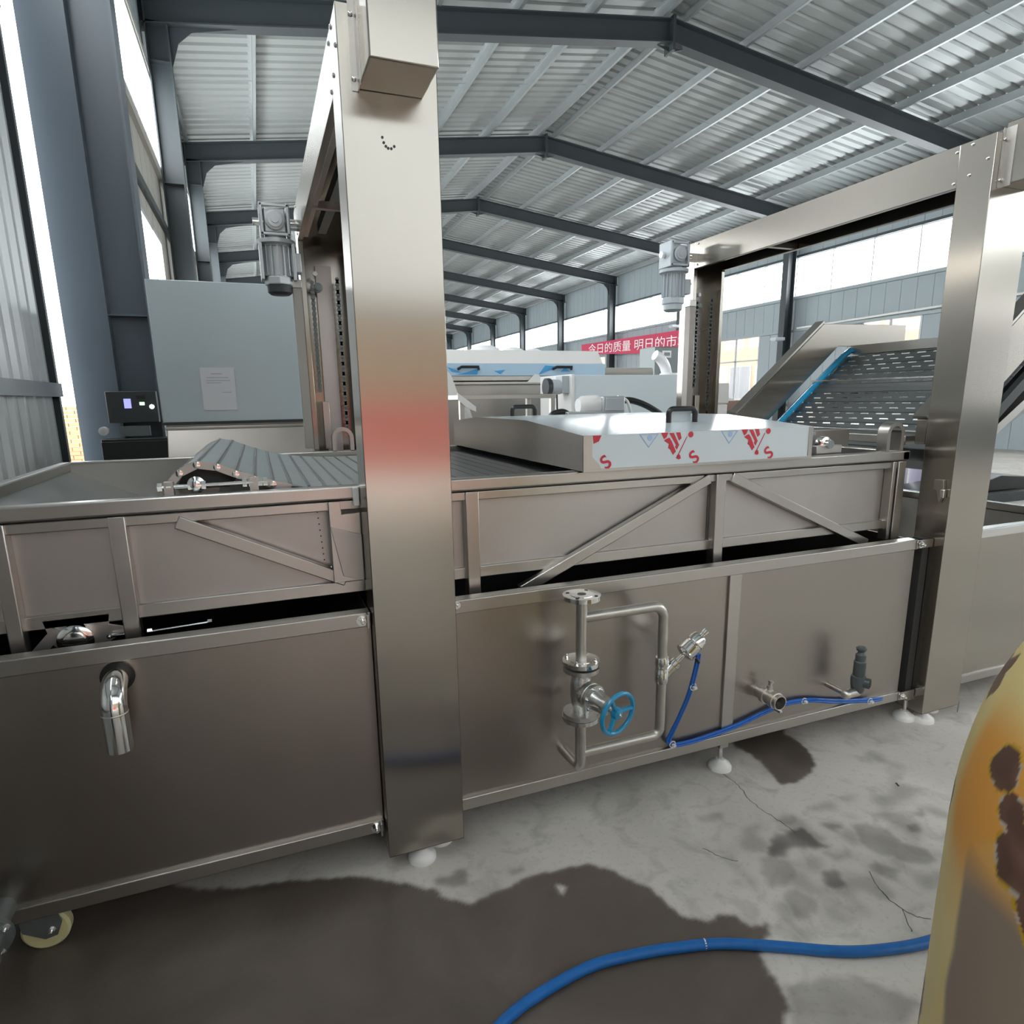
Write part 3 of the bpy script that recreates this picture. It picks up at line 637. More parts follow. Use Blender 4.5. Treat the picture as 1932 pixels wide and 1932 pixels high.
for p, q in (((-.24, 1.178), (.21, .955)), ((1.575, 1.19), (.80, .845)), ((1.68, 1.19), (2.43, .855))):
    MB().bar((p[0], 1.972, p[1]), (q[0], 1.972, q[1]), .03, .038, (0, 0, 1)).build('brace', 'bar', tr, .003)
# lifting bracket beside the front post
MB().prism([(.172, 1.205), (.205, 1.205), (.208, 1.165), (.262, 1.168), (.262, 1.12), (.262, .955), (.172, .955)], 1, 1.945, 1.953).build('lifting_bracket', 'bar', tr, .001)
MB().prism([(.172, 1.13), (.262, 1.10), (.262, .955), (.20, .975)], 1, 1.937, 1.944).build('bracket_gusset', 'dull', tr, .001)
MB().box(.245, .262, 1.935, 1.955, 1.19, 1.245).build('guide_block', 'white', tr, .002)
rv = MB()
for k in range(12): rv.lathe([(.0025, 0), (.0018, .0015)], (.142+.0012*k, 1.9995, 1.17-.019*k), (0, -1, 0), 6)
rv.build('rivet_row', 'darkcavity', tr, kind='stuff')
put(SCREW_Y, 'screw', (.172, 1.999, .99), tr)
# lower shaft bearing, tension bolts under the left end
be = MB(); be.prism([(-.60, .93), (-.44, .93), (-.445, .90), (-.40, .885), (-.40, .862), (-.43, .86), (-.455, .845), (-.50, .83), (-.56, .83), (-.585, .86)], 1, 1.985, 1.993)
beo = be.build('bearing_plate', 'dull', tr, .001)
MB().lathe([(.045, 0), (.045, .018), (.036, .024), (.028, .024), (.028, .034), (.014, .036)], (-.525, 1.985, .868), (0, -1, 0), 26).build('bearing_housing', 'chrome', beo)
MB().tube([(-.44, 1.975, .868), (-.375, 1.975, .868)], .005, 8).build('tension_bolt', 'chrome', beo)
for x in (-.445, -.38): put(BOLT_S, 'bolt', (x, 1.972, .868), beo)
sb = MB().tube([(-.345, 1.975, .866), (-.185, 1.975, .872)], .004, 8).build('tie_rod', 'chrome', tr)
for x, z in ((-.345, .866), (-.188, .872)): MB().lathe([(.009, -.006), (.009, .006)], (x, 1.975, z), (1, 0, 0), 6).build('nut', 'chrome', tr)
MB().bar((-.565, 1.98, .90), (-.64, 1.98, .82), .006, .03).build('strap', 'dull', tr)
# idler sprockets at the left, tension rod
sg = MB().lathe([(.024, 0), (.024, .03), (.014, .034), (.014, .05), (.008, .052)], (-.185, 2.055, 1.272), (0, -1, 0), 20); sgo = sg.build('idler_bearing', 'chrome', tr)
MB().tube([(-.185, 2.06, 1.272), (-.185, 3.36, 1.272)], .018, 12).build('idler_shaft', 'dull', tr)
MB().tube([(-.285, 2.02, 1.270), (.005, 2.02, 1.270)], .0065, 10).build('tension_rod', 'chrome', tr)
for x in (-.278, -.255, -.20, -.165, -.055, -.038, -.012, .002): MB().lathe([(.0135, -.006), (.0135, .006)], (x, 2.02, 1.270), (1, 0, 0), 6).build('nut', 'chrome', tr)
for x in (-.255, -.03): MB().prism([(x-.012, 1.245), (x+.012, 1.245), (x+.012, 1.285), (x-.012, 1.285)], 1, 2.008, 2.034).build('rod_bracket', 'dull', tr)
sp_ = MB()
for y in (2.10, 2.72, 3.30):
    pts = []
    for k in range(12):
        t = 2*math.pi*k/12; pts.append((-.185+.062*math.cos(t), 1.272+.062*math.sin(t)))
    MB().prism(pts, 1, y, y+.012).build('sprocket', 'pipe', tr)
MB().prism([(-.245, 1.255), (-.215, 1.31), (-.155, 1.33), (-.06, 1.298), (-.10, 1.255)], 1, 2.075, 2.081).build('side_guard', 'darkcavity', tr)  # near-black colour paints the shaded void under the belt rise
# lifting lugs and right hand drive end
def lug(x, y, w=.075, h=.085):
    P = [(x-w/2, RZ)] + [(x+w/2*math.cos(t), RZ+h-w/2+w/2*math.sin(t)) for t in [math.pi-k*math.pi/10 for k in range(11)]] + [(x+w/2, RZ)]
    Q = [(x+w*.32, RZ)] + [(x+w*.32*math.cos(t), RZ+h-w/2+w*.32*math.sin(t)) for t in [k*math.pi/10 for k in range(11)]] + [(x-w*.32, RZ)]
    m = MB(); n = len(P); vs = [(p[0], yy, p[1]) for yy in (y, y+.05) for p in P+Q[::-1]]
    k2 = 2*n; fs = []
    for i in range(n-1):
        fs += [(i, i+1, n+i+1, n+i), (k2+i, k2+n+i, k2+n+i+1, k2+i+1), (i, k2+i, k2+i+1, i+1), (n+i, n+i+1, k2+n+i+1, k2+n+i)]
    fs += [(0, n, k2+n, k2), (n-1, k2+n-1, k2+2*n-1, 2*n-1)]
    m.add(vs, fs); m.build('lifting_lug', 'bar', tr)
lug(.40, 3.41, .11, .12); lug(2.54, 1.962, .10, .125)
db = MB().lathe([(.030, 0), (.030, .03), (.018, .034), (.018, .055)], (2.22, 2.06, 1.29), (0, -1, 0), 20).build('drive_bearing', 'chrome', tr)
MB().box(2.16, 2.30, 2.02, 2.05, 1.25, 1.285).build('bearing_block', 'dull', tr, .003)
MB().tube([(2.20, 2.08, 1.29), (2.20, 3.38, 1.29)], .02, 12).build('drive_shaft', 'dull', tr)
MB().box(2.30, 2.60, 2.25, 2.254, 1.25, 1.325).box(2.30, 2.60, 2.25, 2.30, 1.325, 1.33).build('splash_guard', 'dull', tr)
MB().box(2.12, 2.62, 3.1, 3.16, 1.25, 1.36).build('discharge_lip', 'bar', tr, .004)
for x, z in ((2.11, 1.27), (2.14, 1.30), (2.17, 1.325)): MB().prism([(x-.015, z-.012), (x+.022, z+.004), (x+.018, z+.02), (x-.018, z+.006)], 1, 2.06, 2.075).build('chain_link', 'chrome', tr)
# ---- conveyor belt
bt = thing('conveyor_belt', (.9, 2.7, 1.2), 'grey jointed metal plate conveyor belt rising over its sprockets in the trough', 'conveyor belt')
prof = smooth_path([(-.285, 0, 1.225), (-.255, 0, 1.285), (-.205, 0, 1.328), (-.15, 0, 1.335), (-.08, 0, 1.305), (0, 0, 1.275), (.08, 0, 1.252), (.18, 0, 1.236), (.3, 0, 1.228), (.45, 0, 1.225), (1.2, 0, 1.222), (2.08, 0, 1.226)], 30)
seg = [prof[0]]; acc = 0
for a, b in zip(prof[:-1], prof[1:]):
    acc += (b-a).length
    if acc >= .052: seg.append(b); acc = 0
kn = MB()
for i, (a, b) in enumerate(zip(seg[:-1], seg[1:])):
    d = (b-a).normalized(); nrm = Vector((-d.z, 0, d.x)); g = d*.0015
    m = MB(); y0, y1 = 2.045, 3.36
    P = [a+g, b-g]; vs = [(p+nrm*h) for p in P for h in (0, -.004)]
    m.prism([(P[0].x, P[0].z), (P[1].x, P[1].z), ((P[1]-nrm*.004).x, (P[1]-nrm*.004).z), ((P[0]-nrm*.004).x, (P[0]-nrm*.004).z)], 1, y0, y1)
    m.build('belt_plate', 'belt' if a.x < .55 else 'beltdark', bt)  # plates towards the lid get a darker colour for the shade there
    if a.x < .6:
        yy = y0+.02
        while yy < y1-.02:
            c = a+nrm*.002; kn.add([c+Vector((0, yy, 0))-d*.007+nrm*-.001, c+Vector((0, yy+.017, 0))-d*.007+nrm*-.001, c+Vector((0, yy+.017, 0))+nrm*.003, c+Vector((0, yy, 0))+nrm*.003, c+Vector((0, yy+.017, 0))+d*.007-nrm*.001, c+Vector((0, yy, 0))+d*.007-nrm*.001], [(0, 1, 2, 3), (3, 2, 4, 5)])
            yy += .034
kn.build('hinge_knuckle', 'beltdark', bt, kind='stuff')
ln = MB()
for i in range(0, 8):
    a, b = seg[i], seg[i+1]; d = (b-a).normalized()
    MB().bar(a+Vector((0, 2.038, -.008)), b+Vector((0, 2.038, -.008)), .005, .022).build('side_link', 'dull', bt)
    MB().lathe([(.010, 0), (.010, .012), (.005, .013)], a+Vector((0, 2.042, -.008)), (0, -1, 0), 12).build('link_pin', 'chrome', bt)
# ---- lid
ld = thing('stainless_cover', (1.52, 2.7, 1.25), 'stainless lid under white printed protective film lying on the trough', 'lid')
LX0, LX1, LY0, LY1 = 1.015, 2.03, 1.925, 3.46
sec = [(LY0, 1.252), (LY0, 1.373), (2.42, 1.412), (3.06, 1.412), (LY1, 1.385), (LY1, 1.252)]
m = MB(); A = [(LX0, y, z) for y, z in sec]; B = [(LX1, y, z) for y, z in sec]
m.loft(A, B); m.loft([(LX0, y+(.002 if i < 3 else -.002), z-.002) for i, (y, z) in enumerate(sec)], [(LX1, y+(.002 if i < 3 else -.002), z-.002) for i, (y, z) in enumerate(sec)])
m.build('lid_shell', 'lidfilm', ld)
for x in (LX0, LX1-.003): MB().prism(sec, 0, x-.001, x+.003).build('end_plate', 'panel', ld)
MB().box(LX0, LX0+.035, LY0-.0035, LY0-.0005, 1.252, 1.372).box(LX1-.02, LX1, LY0-.0035, LY0-.0005, 1.252, 1.372).box(LX0, LX1, LY0-.004, LY0-.0005, 1.248, 1.258).build('front_flange', 'bar', ld, .0008)
MB().prism([(LX0+.035, 1.30), (LX0+.06, 1.275), (LX0+.07, 1.258), (LX0+.035, 1.258)], 1, LY0-.003, LY0-.0015).build('peeled_corner', 'bar', ld)
def handle(x, y, z, w=.15, h=.07, parent=ld):
    r = .011; P = [(x-w/2+r, y, z)] + [(x-w/2+r, y, z+h-.03)] + arc((x-w/2+r+.02, y, z+h-.03), .02, math.pi, math.pi/2, (1, 0, 0), (0, 0, 1), 5)[1:] + arc((x+w/2-r-.02, y, z+h-.03), .02, math.pi/2, 0, (1, 0, 0), (0, 0, 1), 5) + [(x+w/2-r, y, z)]
    MB().tube(P, r, 12).build('handle', 'black', parent)['label'] = 'black plastic bow handle'
handle(1.605, 2.19, 1.388); handle(1.30, 3.13, 1.402, .15, .065)
# film print: red letter fragments and pale blue diamonds on the front skirt
def text_mesh(body, size, align='CENTER'):
    c = bpy.data.curves.new('lettering', 'FONT'); c.body = body; c.size = size; c.align_x = align; c.extrude = 0.0004; c.offset = .0012 if body == 'S' else 0
    o = bpy.data.objects.new('lettering', c); COL.objects.link(o); bpy.context.view_layer.update()
    me = bpy.data.meshes.new_from_object(o.evaluated_get(bpy.context.evaluated_depsgraph_get())); bpy.data.objects.remove(o); return me
def place_text(me, name, loc, parent, m, rot):
    me = me.copy(); me.materials.clear(); me.materials.append(M[m]); return put(me, name, loc, parent, rot)
S_me = text_mesh('S', .07)
FY = LY0-.0016
for x in (1.118, 1.485, 1.83): place_text(S_me, 'film_letter', (x, FY, 1.262), ld, 'red', (math.pi/2, -.7, 0))
def cluster(x):
    p = MB(); c, s = math.cos(.0), 0
    z = 1.372
    p.prism([(x-.075, z), (x-.045, z), (x-.052, z-.016), (x-.062, z-.022)], 1, FY, FY+.0008)
    p.prism([(x-.040, z-.002), (x-.022, z-.002), (x+.003, z-.045), (x-.006, z-.062), (x-.014, z-.052), (x-.010, z-.045)][:6], 1, FY, FY+.0008)
    p.prism([(x-.062, z-.028), (x-.052, z-.022), (x-.040, z-.018), (x-.030, z-.03), (x-.010, z-.068), (x-.022, z-.080), (x-.034, z-.060), (x-.044, z-.055), (x-.040, z-.040)], 1, FY, FY+.0008)
    p.prism([(x-.012, z-.001), (x+.006, z-.001), (x+.012, z-.022), (x+.002, z-.030)], 1, FY, FY+.0008)
    p.prism([(x+.034, z-.018), (x+.038, z-.016), (x+.004, z-.078), (x-.004, z-.090), (x-.002, z-.082)], 1, FY, FY+.0008)
    p.prism([(x-.004, z-.082), (x+.008, z-.080), (x+.012, z-.094), (x+.004, z-.098), (x-.008, z-.093)], 1, FY, FY+.0008)
    p.lathe([(.011, 0), (.011, .0008)], (x+.052, FY+.0008, z-.010), (0, -1, 0), 14)
    p.build('film_print', 'red', ld)
cluster(1.40); cluster(1.755)
MB().prism([(1.052, 1.372), (1.085, 1.372), (1.075, 1.352), (1.055, 1.345)], 1, FY, FY+.0008).build('film_print', 'red', ld)
for x in (1.275, 1.625):
    d = MB(); A = [(x-.04, 1.370), (x+.04, 1.370), (x, 1.322)]; Bq = [(x-.034, 1.3675), (x+.034, 1.3675), (x, 1.327)]
    for i in range(3):
        j = (i+1) % 3; d.prism([A[i], A[j], Bq[j], Bq[i]], 1, FY, FY+.0008)
    d.lathe([(.010, 0), (.010, .0008)], (x+.004, FY+.0008, 1.356), (0, -1, 0), 16)
    d.build('film_print', 'bluep', ld)
MB().prism([(1.56, 1.388), (1.66, 1.388), (1.67, 1.44), (1.56, 1.44)], 1, 2.215, 2.216).build('film_flap', 'lidfilm', ld)
# ---- lifting gantries
def chain(parent, x, y, z0, z1):
    m = MB(); z = z0; k = 0
    while z < z1:
        r = .011
        for cz in (z, z+.020): m.lathe([(r, -.002), (r, .002)], (x, y-(.003 if k % 2 else 0), cz), (0, 1, 0), 10)
        m.box(x-.007, x+.007, y-.002-(.003 if k % 2 else 0), y+.002-(.003 if k % 2 else 0), z, z+.02)
        z += .026; k += 1
    m.build('roller_chain', 'zinc', parent, kind='stuff')
def motor(parent, x, y, z, kind):
    g = MB().box(x-.05, x+.05, y-.05, y+.05, z-.055, z+.055); mt = 'alu' if kind == 'left' else 'greymotor'
    gm = g.build('gear_motor', mt, parent, .006); gm['label'] = 'worm gear motor hung upright on the gantry beam end'
    for s in (-1, 1): MB().box(x+s*.062-.008, x+s*.062+.008, y-.065, y+.065, z-.075, z+.075).build('gearbox_cheek', mt, gm, .004)
    MB().lathe([(.045, 0), (.045, .016), (.034, .018), (.034, .024), (.018, .024), (.018, .03)], (x, y-.05, z), (0, -1, 0), 24).build('bearing_cover', mt, gm)
    MB().box(x-.066, x+.066, y-.068, y-.056, z-.07, z-.058).box(x-.066, x+.066, y-.068, y-.056, z+.058, z+.07).box(x-.066, x-.054, y-.068, y-.056, z-.07, z+.07).box(x+.054, x+.066, y-.068, y-.056, z-.07, z+.07).build('cover_frame', mt, gm, .002)
    MB().tube([(x-.1, y, z), (x+.12, y, z)], .018, 14).build('output_shaft', 'chrome', gm)
    MB().lathe([(.09, 0), (.09, -.018), (.07, -.024), (.066, -.03)], (x, y, z-.085), (0, 0, 1), 28).lathe([(.05, .035), (.05, 0)], (x, y, z-.088), (0, 0, 1), 20).build('motor_flange', mt, gm)
    b = MB().lathe([(.058, -.11), (.058, -.255)], (x, y, z), (0, 0, 1), 28)
    b.build('motor_body', mt, gm)
    n = 16
    for k in range(n):
        t = 2*math.pi*k/n; d = Vector((math.cos(t), math.sin(t), 0))
        if kind == 'left' and 2 < k < 6: continue
        MB().bar(Vector((x, y, z-.115))+d*.065, Vector((x, y, z-.25))+d*.065, .004, .018, d).build('cooling_fin', mt, gm)
    MB().lathe([(.07, -.255), (.07, -.29), (.066, -.292)], (x, y, z), (0, 0, 1), 8).build('end_shield', mt, gm, .003)
    MB().lathe([(.06, -.29), (.058, -.325), (.045, -.335)], (x, y, z), (0, 0, 1), 24).build('fan_cowl', 'aludark' if kind == 'left' else 'greymotor', gm)
    MB().box(x+.06, x+.11, y-.035, y+.035, z-.23, z-.14).build('terminal_box', mt, gm, .005)
    if kind == 'left':
        for s in (-1, 1): MB().box(x+s*.075-.008, x+s*.075+.008, y-.05, y+.05, z-.27, z-.10).build('guard_plate', mt, gm, .002)
def gantry(x0, x1, ybk, label, kind):
    g = thing('lifting_gantry', ((x0+x1)/2, 2.7, 0), label, 'gantry')
    zt = 2.455; yf0, yf1 = 1.81, 1.948; yb0, yb1 = ybk, ybk+.14
    # front post: channel open to the rear
    m = MB(); m.box(x0, x1, yf0, yf0+.004, .055, zt).box(x0, x0+.004, yf0, yf1, .055, zt).box(x1-.004, x1, yf0, yf1, .055, zt).box(x0, x0+.03, yf1-.004, yf1, .055, 2.29).box(x1-.03, x1, yf1-.004, yf1, .055, 2.29).box(x0, x1, yf0, yf1, .055, .06)
    m.build('post', 'steel', g, .0025)
    m = MB(); m.box(x0, x1, yb1-.004, yb1, .055, zt).box(x0, x0+.004, yb0, yb1, .055, zt).box(x1-.004, x1, yb0, yb1, .055, zt).box(x0, x0+.025, yb0, yb0+.004, .055, 2.29).box(x1-.025, x1, yb0, yb0+.004, .055, 2.29)
    m.build('post', 'steel', g, .0025)
    b = MB(); b.box(x0, x0+.004, yf1, yb0, 2.295, zt).box(x1-.004, x1, yf1, yb0, 2.295, zt).box(x0, x1, yf0, yb1, zt-.004, zt).box(x0, x0+.025, yf1, yb0, 2.295, 2.299).box(x1-.025, x1, yf1, yb0, 2.295, 2.299)
    b.build('cross_beam', 'steel', g, .002)
    MB().box(x0+.03, x0+.05, yf1, yb0, 2.31, 2.345).build('inner_rail', 'bar', g); MB().box(x0+.1, x0+.14, yf1, yb0, 2.33, 2.38).build('drive_shaft', 'zinc', g)
    MB().box(x0+.01, x1-.01, 3.0, 3.03, 2.30, 2.33).build('stay', 'bar', g)
    # hinged chain cover on the front of the post
    MB().box(x0+.046, x0+.212, yf0-.165, yf0, 2.268, 2.49).build('chain_cover', 'steel', g, .004)['label'] = 'projecting sheet metal chain cover at the post top'
    MB().box(x0+.030, x0+.048, yf0-.003, yf0-.0005, 2.262, 2.47).box(x0+.044, x0+.047, yf0-.04, yf0, 2.262, 2.47).build('cover_flange', 'bar', g)
    for z in (2.288, 2.43): put(SCREW_Y, 'screw', (x0+.036, yf0-.003, z), g)
    for yy, z in ((1.835, 2.37), (1.90, 2.44), (1.90, 2.33), (yb0-.03, 2.44), (yb0-.03, 2.315), (1.96, 2.43), (1.96, 2.315)): put(SCREW_X, 'screw', (x0-.0005, yy, z), g)
    # inside of the rear post: wear strip, chains, pin and roller
    MB().box(x0+.085, x0+.165, yb1-.02, yb1-.005, .9, 2.2).build('wear_strip', 'dull', g)
    chain(g, x0+.055, yb0+.03, 1.56, 2.1); chain(g, x0+.185, yb0+.05, 1.35, 2.12)
    MB().lathe([(.024, 0), (.024, .012), (.015, .014), (.015, .02), (.007, .021)], (x0+.085, yb0+.06, 2.08), (0, -1, 0), 22).build('guide_roller', 'zinc', g)
    MB().lathe([(.012, 0), (.012, .03)], (x0+.075, yb0+.06, 2.145), (0, -1, 0), 6).build('pin', 'white', g)
    MB().box(x0+.06, x0+.095, yb0+.012, yb0+.04, 1.25, 1.50).build('slide_block', 'bar', g, .002)
    # cable duct and guide tubes beside the rear post
    MB().box(x0-.045, x0-.003, yb0-.035, yb0+.02, 1.26, 2.06).build('cable_duct', 'duct', g, .002); MB().box(x0-.048, x0-.001, yb0-.038, yb0+.023, 2.06, 2.10).build('duct_cap', 'bar', g, .003)
    for y in (1.842, yb0+.07): foot(g, x0+(.113 if kind == 'left' else .058), y)
    foot(g, x1-.06, yb0+.07); foot(g, x1-.06, 1.91)
    motor(g, x0-.105 if kind == 'left' else x0-.17, yb0-.02, 2.36, kind)
    MB().tube(smooth_path([(x0-.04, yb0-.02, 2.2), (x0-.08, yb0-.03, 2.15), (x0-.12, yb0-.04, 2.16)], 5), .008, 8).build('motor_cable', 'black', g)
    MB().box(x0-.07, x0, yb0-.03, yb0+.03, 2.34, 2.38).build('motor_bracket', 'bar', g)
    return g
g1 = gantry(.265, .517, 3.56, 'left stainless lifting gantry whose tall front post stands in the middle of the picture', 'left')
g2 = gantry(2.703, 2.945, 3.62, 'right stainless lifting gantry spanning the machine in front of the inclined conveyor', 'right')
mk = MB()
for dx, dz in ((0, 0), (.003, -.012), (.008, -.02), (.014, -.024), (.022, -.024), (.030, -.018)): mk.lathe([(.0035, 0), (.0035, .0006)], (.365+dx, 1.8094, 2.165+dz), (0, -1, 0), 8)
mk.build('pen_mark', 'black', g1)
MB().prism([(1.835, 1.13), (1.875, 1.13), (1.875, 1.085), (1.862, 1.085), (1.845, 1.03), (1.828, 1.07)], 0, 2.685, 2.701).build('latch_plate', 'bar', g2, .001)['label'] = 'small pointed latch plate on the post side'
MB().box(2.68, 2.70, 1.824, 1.842, 1.055, 1.09).build('latch_pin', 'chrome', g2, .002)
# ================================================================== MACHINES BEHIND AND BESIDE
# ---- right: discharge tank and inclined elevator
dt = thing('discharge_tank', (3.4, 2.6, 0), 'stainless discharge tank with bright rim, right of the right gantry post', 'water tank')
DX0, DX1, DYF = 2.96, 3.92, 1.90
MB().box(DX0, DX1, DYF, DYF+.004, .14, .83).build('front_panel', 'steel', dt)
MB().box(DX0, DX1, 3.4, 3.404, .14, .83).build('rear_panel', 'steel', dt)
MB().box(DX1-.004, DX1, DYF, 3.4, .14, .83).build('end_panel', 'steel', dt)
MB().box(DX0, DX1, DYF-.012, DYF+.04, .83, .872).build('rim', 'chrome', dt, .003); MB().box(DX1-.04, DX1+.012, DYF+.04, 3.4, .83, .872).build('rim', 'chrome', dt, .003)
MB().box(DX0, DX1, DYF-.008, DYF+.04, .10, .142).build('bottom_rail', 'bar', dt, .003)
MB().box(DX0, DX1, DYF+.01, 3.4, .5, .504).box(DX1-.05, DX1-.046, DYF+.04, 3.39, .5, .83).build('lining', 'inside', dt)
for x, y in ((3.60, 1.98), (3.06, 3.3), (3.85, 3.3)):
    c = MB().box(x-.05, x+.05, y-.05, y+.05, .092, .102).build('caster', 'zinc', dt)
    MB().box(x-.03, x-.024, y-.03, y+.03, .03, .094).build('caster_fork', 'zinc', c); MB().box(x+.024, x+.03, y-.03, y+.03, .03, .094).build('caster_fork', 'zinc', c)
    MB().lathe([(.012, -.018), (.042, -.018), (.046, -.012), (.046, .012), (.042, .018), (.012, .018)], (x, y, .046), (1, 0, 0), 24).build('wheel', 'yellowtyre', c)
el = thing('belt_elevator', (3.5, 2.7, 0), 'inclined stainless conveyor with perforated belt and blue edge strip behind the right post', 'conveyor')
def elev_z(x): return 1.28 + .845*(x-3.05)
KX, KZ = 3.62, 1.752      # knee where the belt turns level
for y, th in ((3.26, .05), (2.02, .05)):
    P = [(2.80, 1.375), (3.46, 1.937), (4.20, 1.945), (4.20, 1.80), (3.60, 1.80), (2.97, 1.265), (2.80, 1.265)]
    MB().prism(P, 1, y, y+th).build('side_panel', 'steel', el, .002)
    MB().bar((2.79, y+.03, 1.385), (3.455, y+.03, 1.95), .07, .012).build('top_flange', 'bar', el); 
    MB().bar((3.0, y+.0, 1.15), (3.9, y, 1.75), .04, .04).build('lower_rail', 'bar', el)
    MB().bar((3.06, y, 1.235), (3.62, y, 1.70), .03, .05).build('inner_skirt', 'boxgrey', el)
MB().tube([(3.07, 3.20, 1.300), (3.59, 3.20, 1.738), (3.635, 3.20, 1.765), (3.80, 3.20, 1.772)], .019, 10).build('edge_strip', 'wheelblue', el)['label'] = 'blue plastic belt edge strip'
el_d = Vector((.5725, 0, .4838)).normalized(); el_n = Vector((-el_d.z, 0, el_d.x))
p0 = Vector((3.02, 0, 1.222)); nplate = 9; step = .0875
sl = MB()
for i in range(nplate):
    a = p0+el_d*(i*step+.002); b = p0+el_d*((i+1)*step-.002)
    MB().prism([(a.x, a.z), (b.x, b.z), ((b-el_n*.006).x, (b-el_n*.006).z), ((a-el_n*.006).x, (a-el_n*.006).z)], 1, 2.07, 3.24).build('belt_plate', 'elevbelt', el)
    for r in (.03, .07):
        y = 2.12+(.05 if r > .05 else 0)
        while y < 3.16:
            c = p0+el_d*(i*step+r); 
            if i not in (0, 5) or r > .05:
                q0 = c+el_n*.0005; sl.add([(q0.x, y, q0.z), (q0.x, y+.055, q0.z), ((q0+el_d*.006+el_n*.0025).x, y+.052, (q0+el_d*.006+el_n*.0025).z), ((q0+el_d*.006+el_n*.0025).x, y+.003, (q0+el_d*.006+el_n*.0025).z), ((q0+el_d*.009).x, y+.003, (q0+el_d*.009).z), ((q0+el_d*.009).x, y+.052, (q0+el_d*.009).z)], [(0, 1, 2, 3), (3, 2, 5, 4)])
            y += .098
sl.build('drain_louvre', 'chrome', el, kind='stuff')
for s in (.06, .475):
    c = p0+el_d*s; MB().prism([(c.x, c.z), ((c+el_d*.016).x, (c+el_d*.016).z), ((c+el_d*.016+el_n*.055).x, (c+el_d*.016+el_n*.055).z), ((c+el_n*.06).x, (c+el_n*.06).z)], 1, 2.09, 3.22).build('flight', 'chrome', el, .002)
MB().box(3.66, 4.20, 2.07, 3.24, 1.735, 1.74).build('belt_plate', 'elevbelt', el)
MB().box(3.66, 3.72, 2.07, 3.24, 1.742, 1.80).build('head_guard', 'bar', el, .003)
MB().tube([(4.1, 2.05, 1.72), (4.1, 3.26, 1.72)], .06, 20).build('head_roller', 'dull', el)
MB().prism([(3.05, 1.16), (4.1, 1.66), (4.1, 1.62), (3.05, 1.12)], 1, 2.10, 3.22).build('return_belt', 'beltdark', el)
for x in (3.2, 3.95):
    for y in (2.08, 3.28): MB().box(x-.025, x+.025, y-.025, y+.025, .02, 1.3 if x < 3.5 else 1.75).build('leg', 'bar', el, .002); foot(el, x, y)
MB().box(2.78, 2.86, 2.1, 3.2, 1.26, 1.30).build('infeed_lip', 'bar', el, .003)
# ---- behind left: polished panel over a stainless hopper
hp = thing('panel_cabinet', (-.1, 5.2, 0), 'tall film covered polished cabinet with a taped paper sheet, behind the trough on the left', 'cabinet')
MB().box(-.615, .95, 4.98, 5.6, 1.375, 2.31).build('body', 'film', hp, .006)
MB().box(-.60, .95, 5.0, 5.6, .02, 1.375).build('plinth', 'inside', hp)
MB().box(-.622, .95, 4.965, 4.985, 1.360, 1.378).build('bottom_trim', 'darkcavity', hp)
pg = MB().box(-.348, -.128, 4.976, 4.978, 1.455, 1.745).build('paper_sheet', 'paper', hp); pg['label'] = 'white printed paper taped on the cabinet'
tl = MB()
for k, (a, b) in enumerate(((-.28, -.21), (-.31, -.17), (-.315, -.16), (-.315, -.22), (-.22, -.16))): tl.box(a, b, 4.9752, 4.9758, (1.70, 1.675, 1.655, 1.64, 1.575)[k], (1.705, 1.679, 1.659, 1.644, 1.579)[k])
tl.build('print_lines', 'ink', pg, kind='stuff')
ht = thing('stainless_hopper', (-.05, 4.7, 0), 'plain stainless hopper with folded front standing before the film covered cabinet', 'hopper')
MB().prism([(4.55, .5), (4.55, 1.12), (4.70, 1.345), (4.93, 1.345), (4.93, .5)], 0, -.56, .9).build('body', 'panel', ht, .004)
MB().add([(-.56, 4.549, 1.12), (.1, 4.62, 1.24), (.55, 4.56, 1.13), (.3, 4.545, 1.05)], [(0, 1, 2, 3)])
MB().box(-.57, .9, 4.69, 4.72, 1.335, 1.352).build('rim', 'bar', ht, .002)
for x in (-.5, .85):
    for y in (4.6, 4.88): MB().box(x-.02, x+.02, y-.02, y+.02, .03, .52).build('leg', 'bar', ht); foot(ht, x, y)
# ---- control box on the left column with a black cabinet below
cb = thing('control_box', (-.95, 6.0, 1.36), 'dark control box with lit violet screen and lamps on the left steel column', 'control box')
MB().box(-1.12, -.76, 5.96, 6.066, 1.36, 1.61).build('body', 'boxgrey', cb, .006)
MB().box(-.995, -.945, 5.955, 5.962, 1.475, 1.55).build('screen', 'screen', cb); MB().box(-.885, -.850, 5.955, 5.962, 1.498, 1.522).build('green_lamp', 'greenled', cb); MB().lathe([(.018, 0), (.016, .008)], (-.80, 5.96, 1.485), (0, -1, 0), 16).build('white_lamp', 'whiteled', cb)
MB().box(-.905, -.84, 5.957, 5.962, 1.545, 1.575).build('label_plate', 'black', cb); MB().box(-1.04, -.83, 5.92, 5.96, 1.255, 1.335).build('cable_tray', 'zinc', cb)
MB().lathe([(.035, 0), (.035, .05), (.02, .055)], (-1.155, 5.95, 1.30), (0, -1, 0), 16).build('socket', 'white', cb)
kc = thing('black_cabinet', (-.9, 5.9, 0), 'plain black cabinet at the foot of the left column below the control box', 'cabinet')
MB().box(-1.16, -.68, 5.80, 6.05, .02, 1.24).build('body', 'black', kc, .006); MB().box(-1.16, -.68, 5.79, 5.80, .6, 1.22).build('door', 'black', kc, .003); MB().box(-.74, -.72, 5.775, 5.79, .85, .98).build('handle', 'zinc', kc)
for x in (-1.1, -.74): MB().box(x-.02, x+.02, 5.84, 5.9, 0, .02).build('foot', 'black', kc)
cp = thing('column_conduit', (-1.19, 6.17, 0), 'slim pale conduit running up the left steel column', 'conduit')
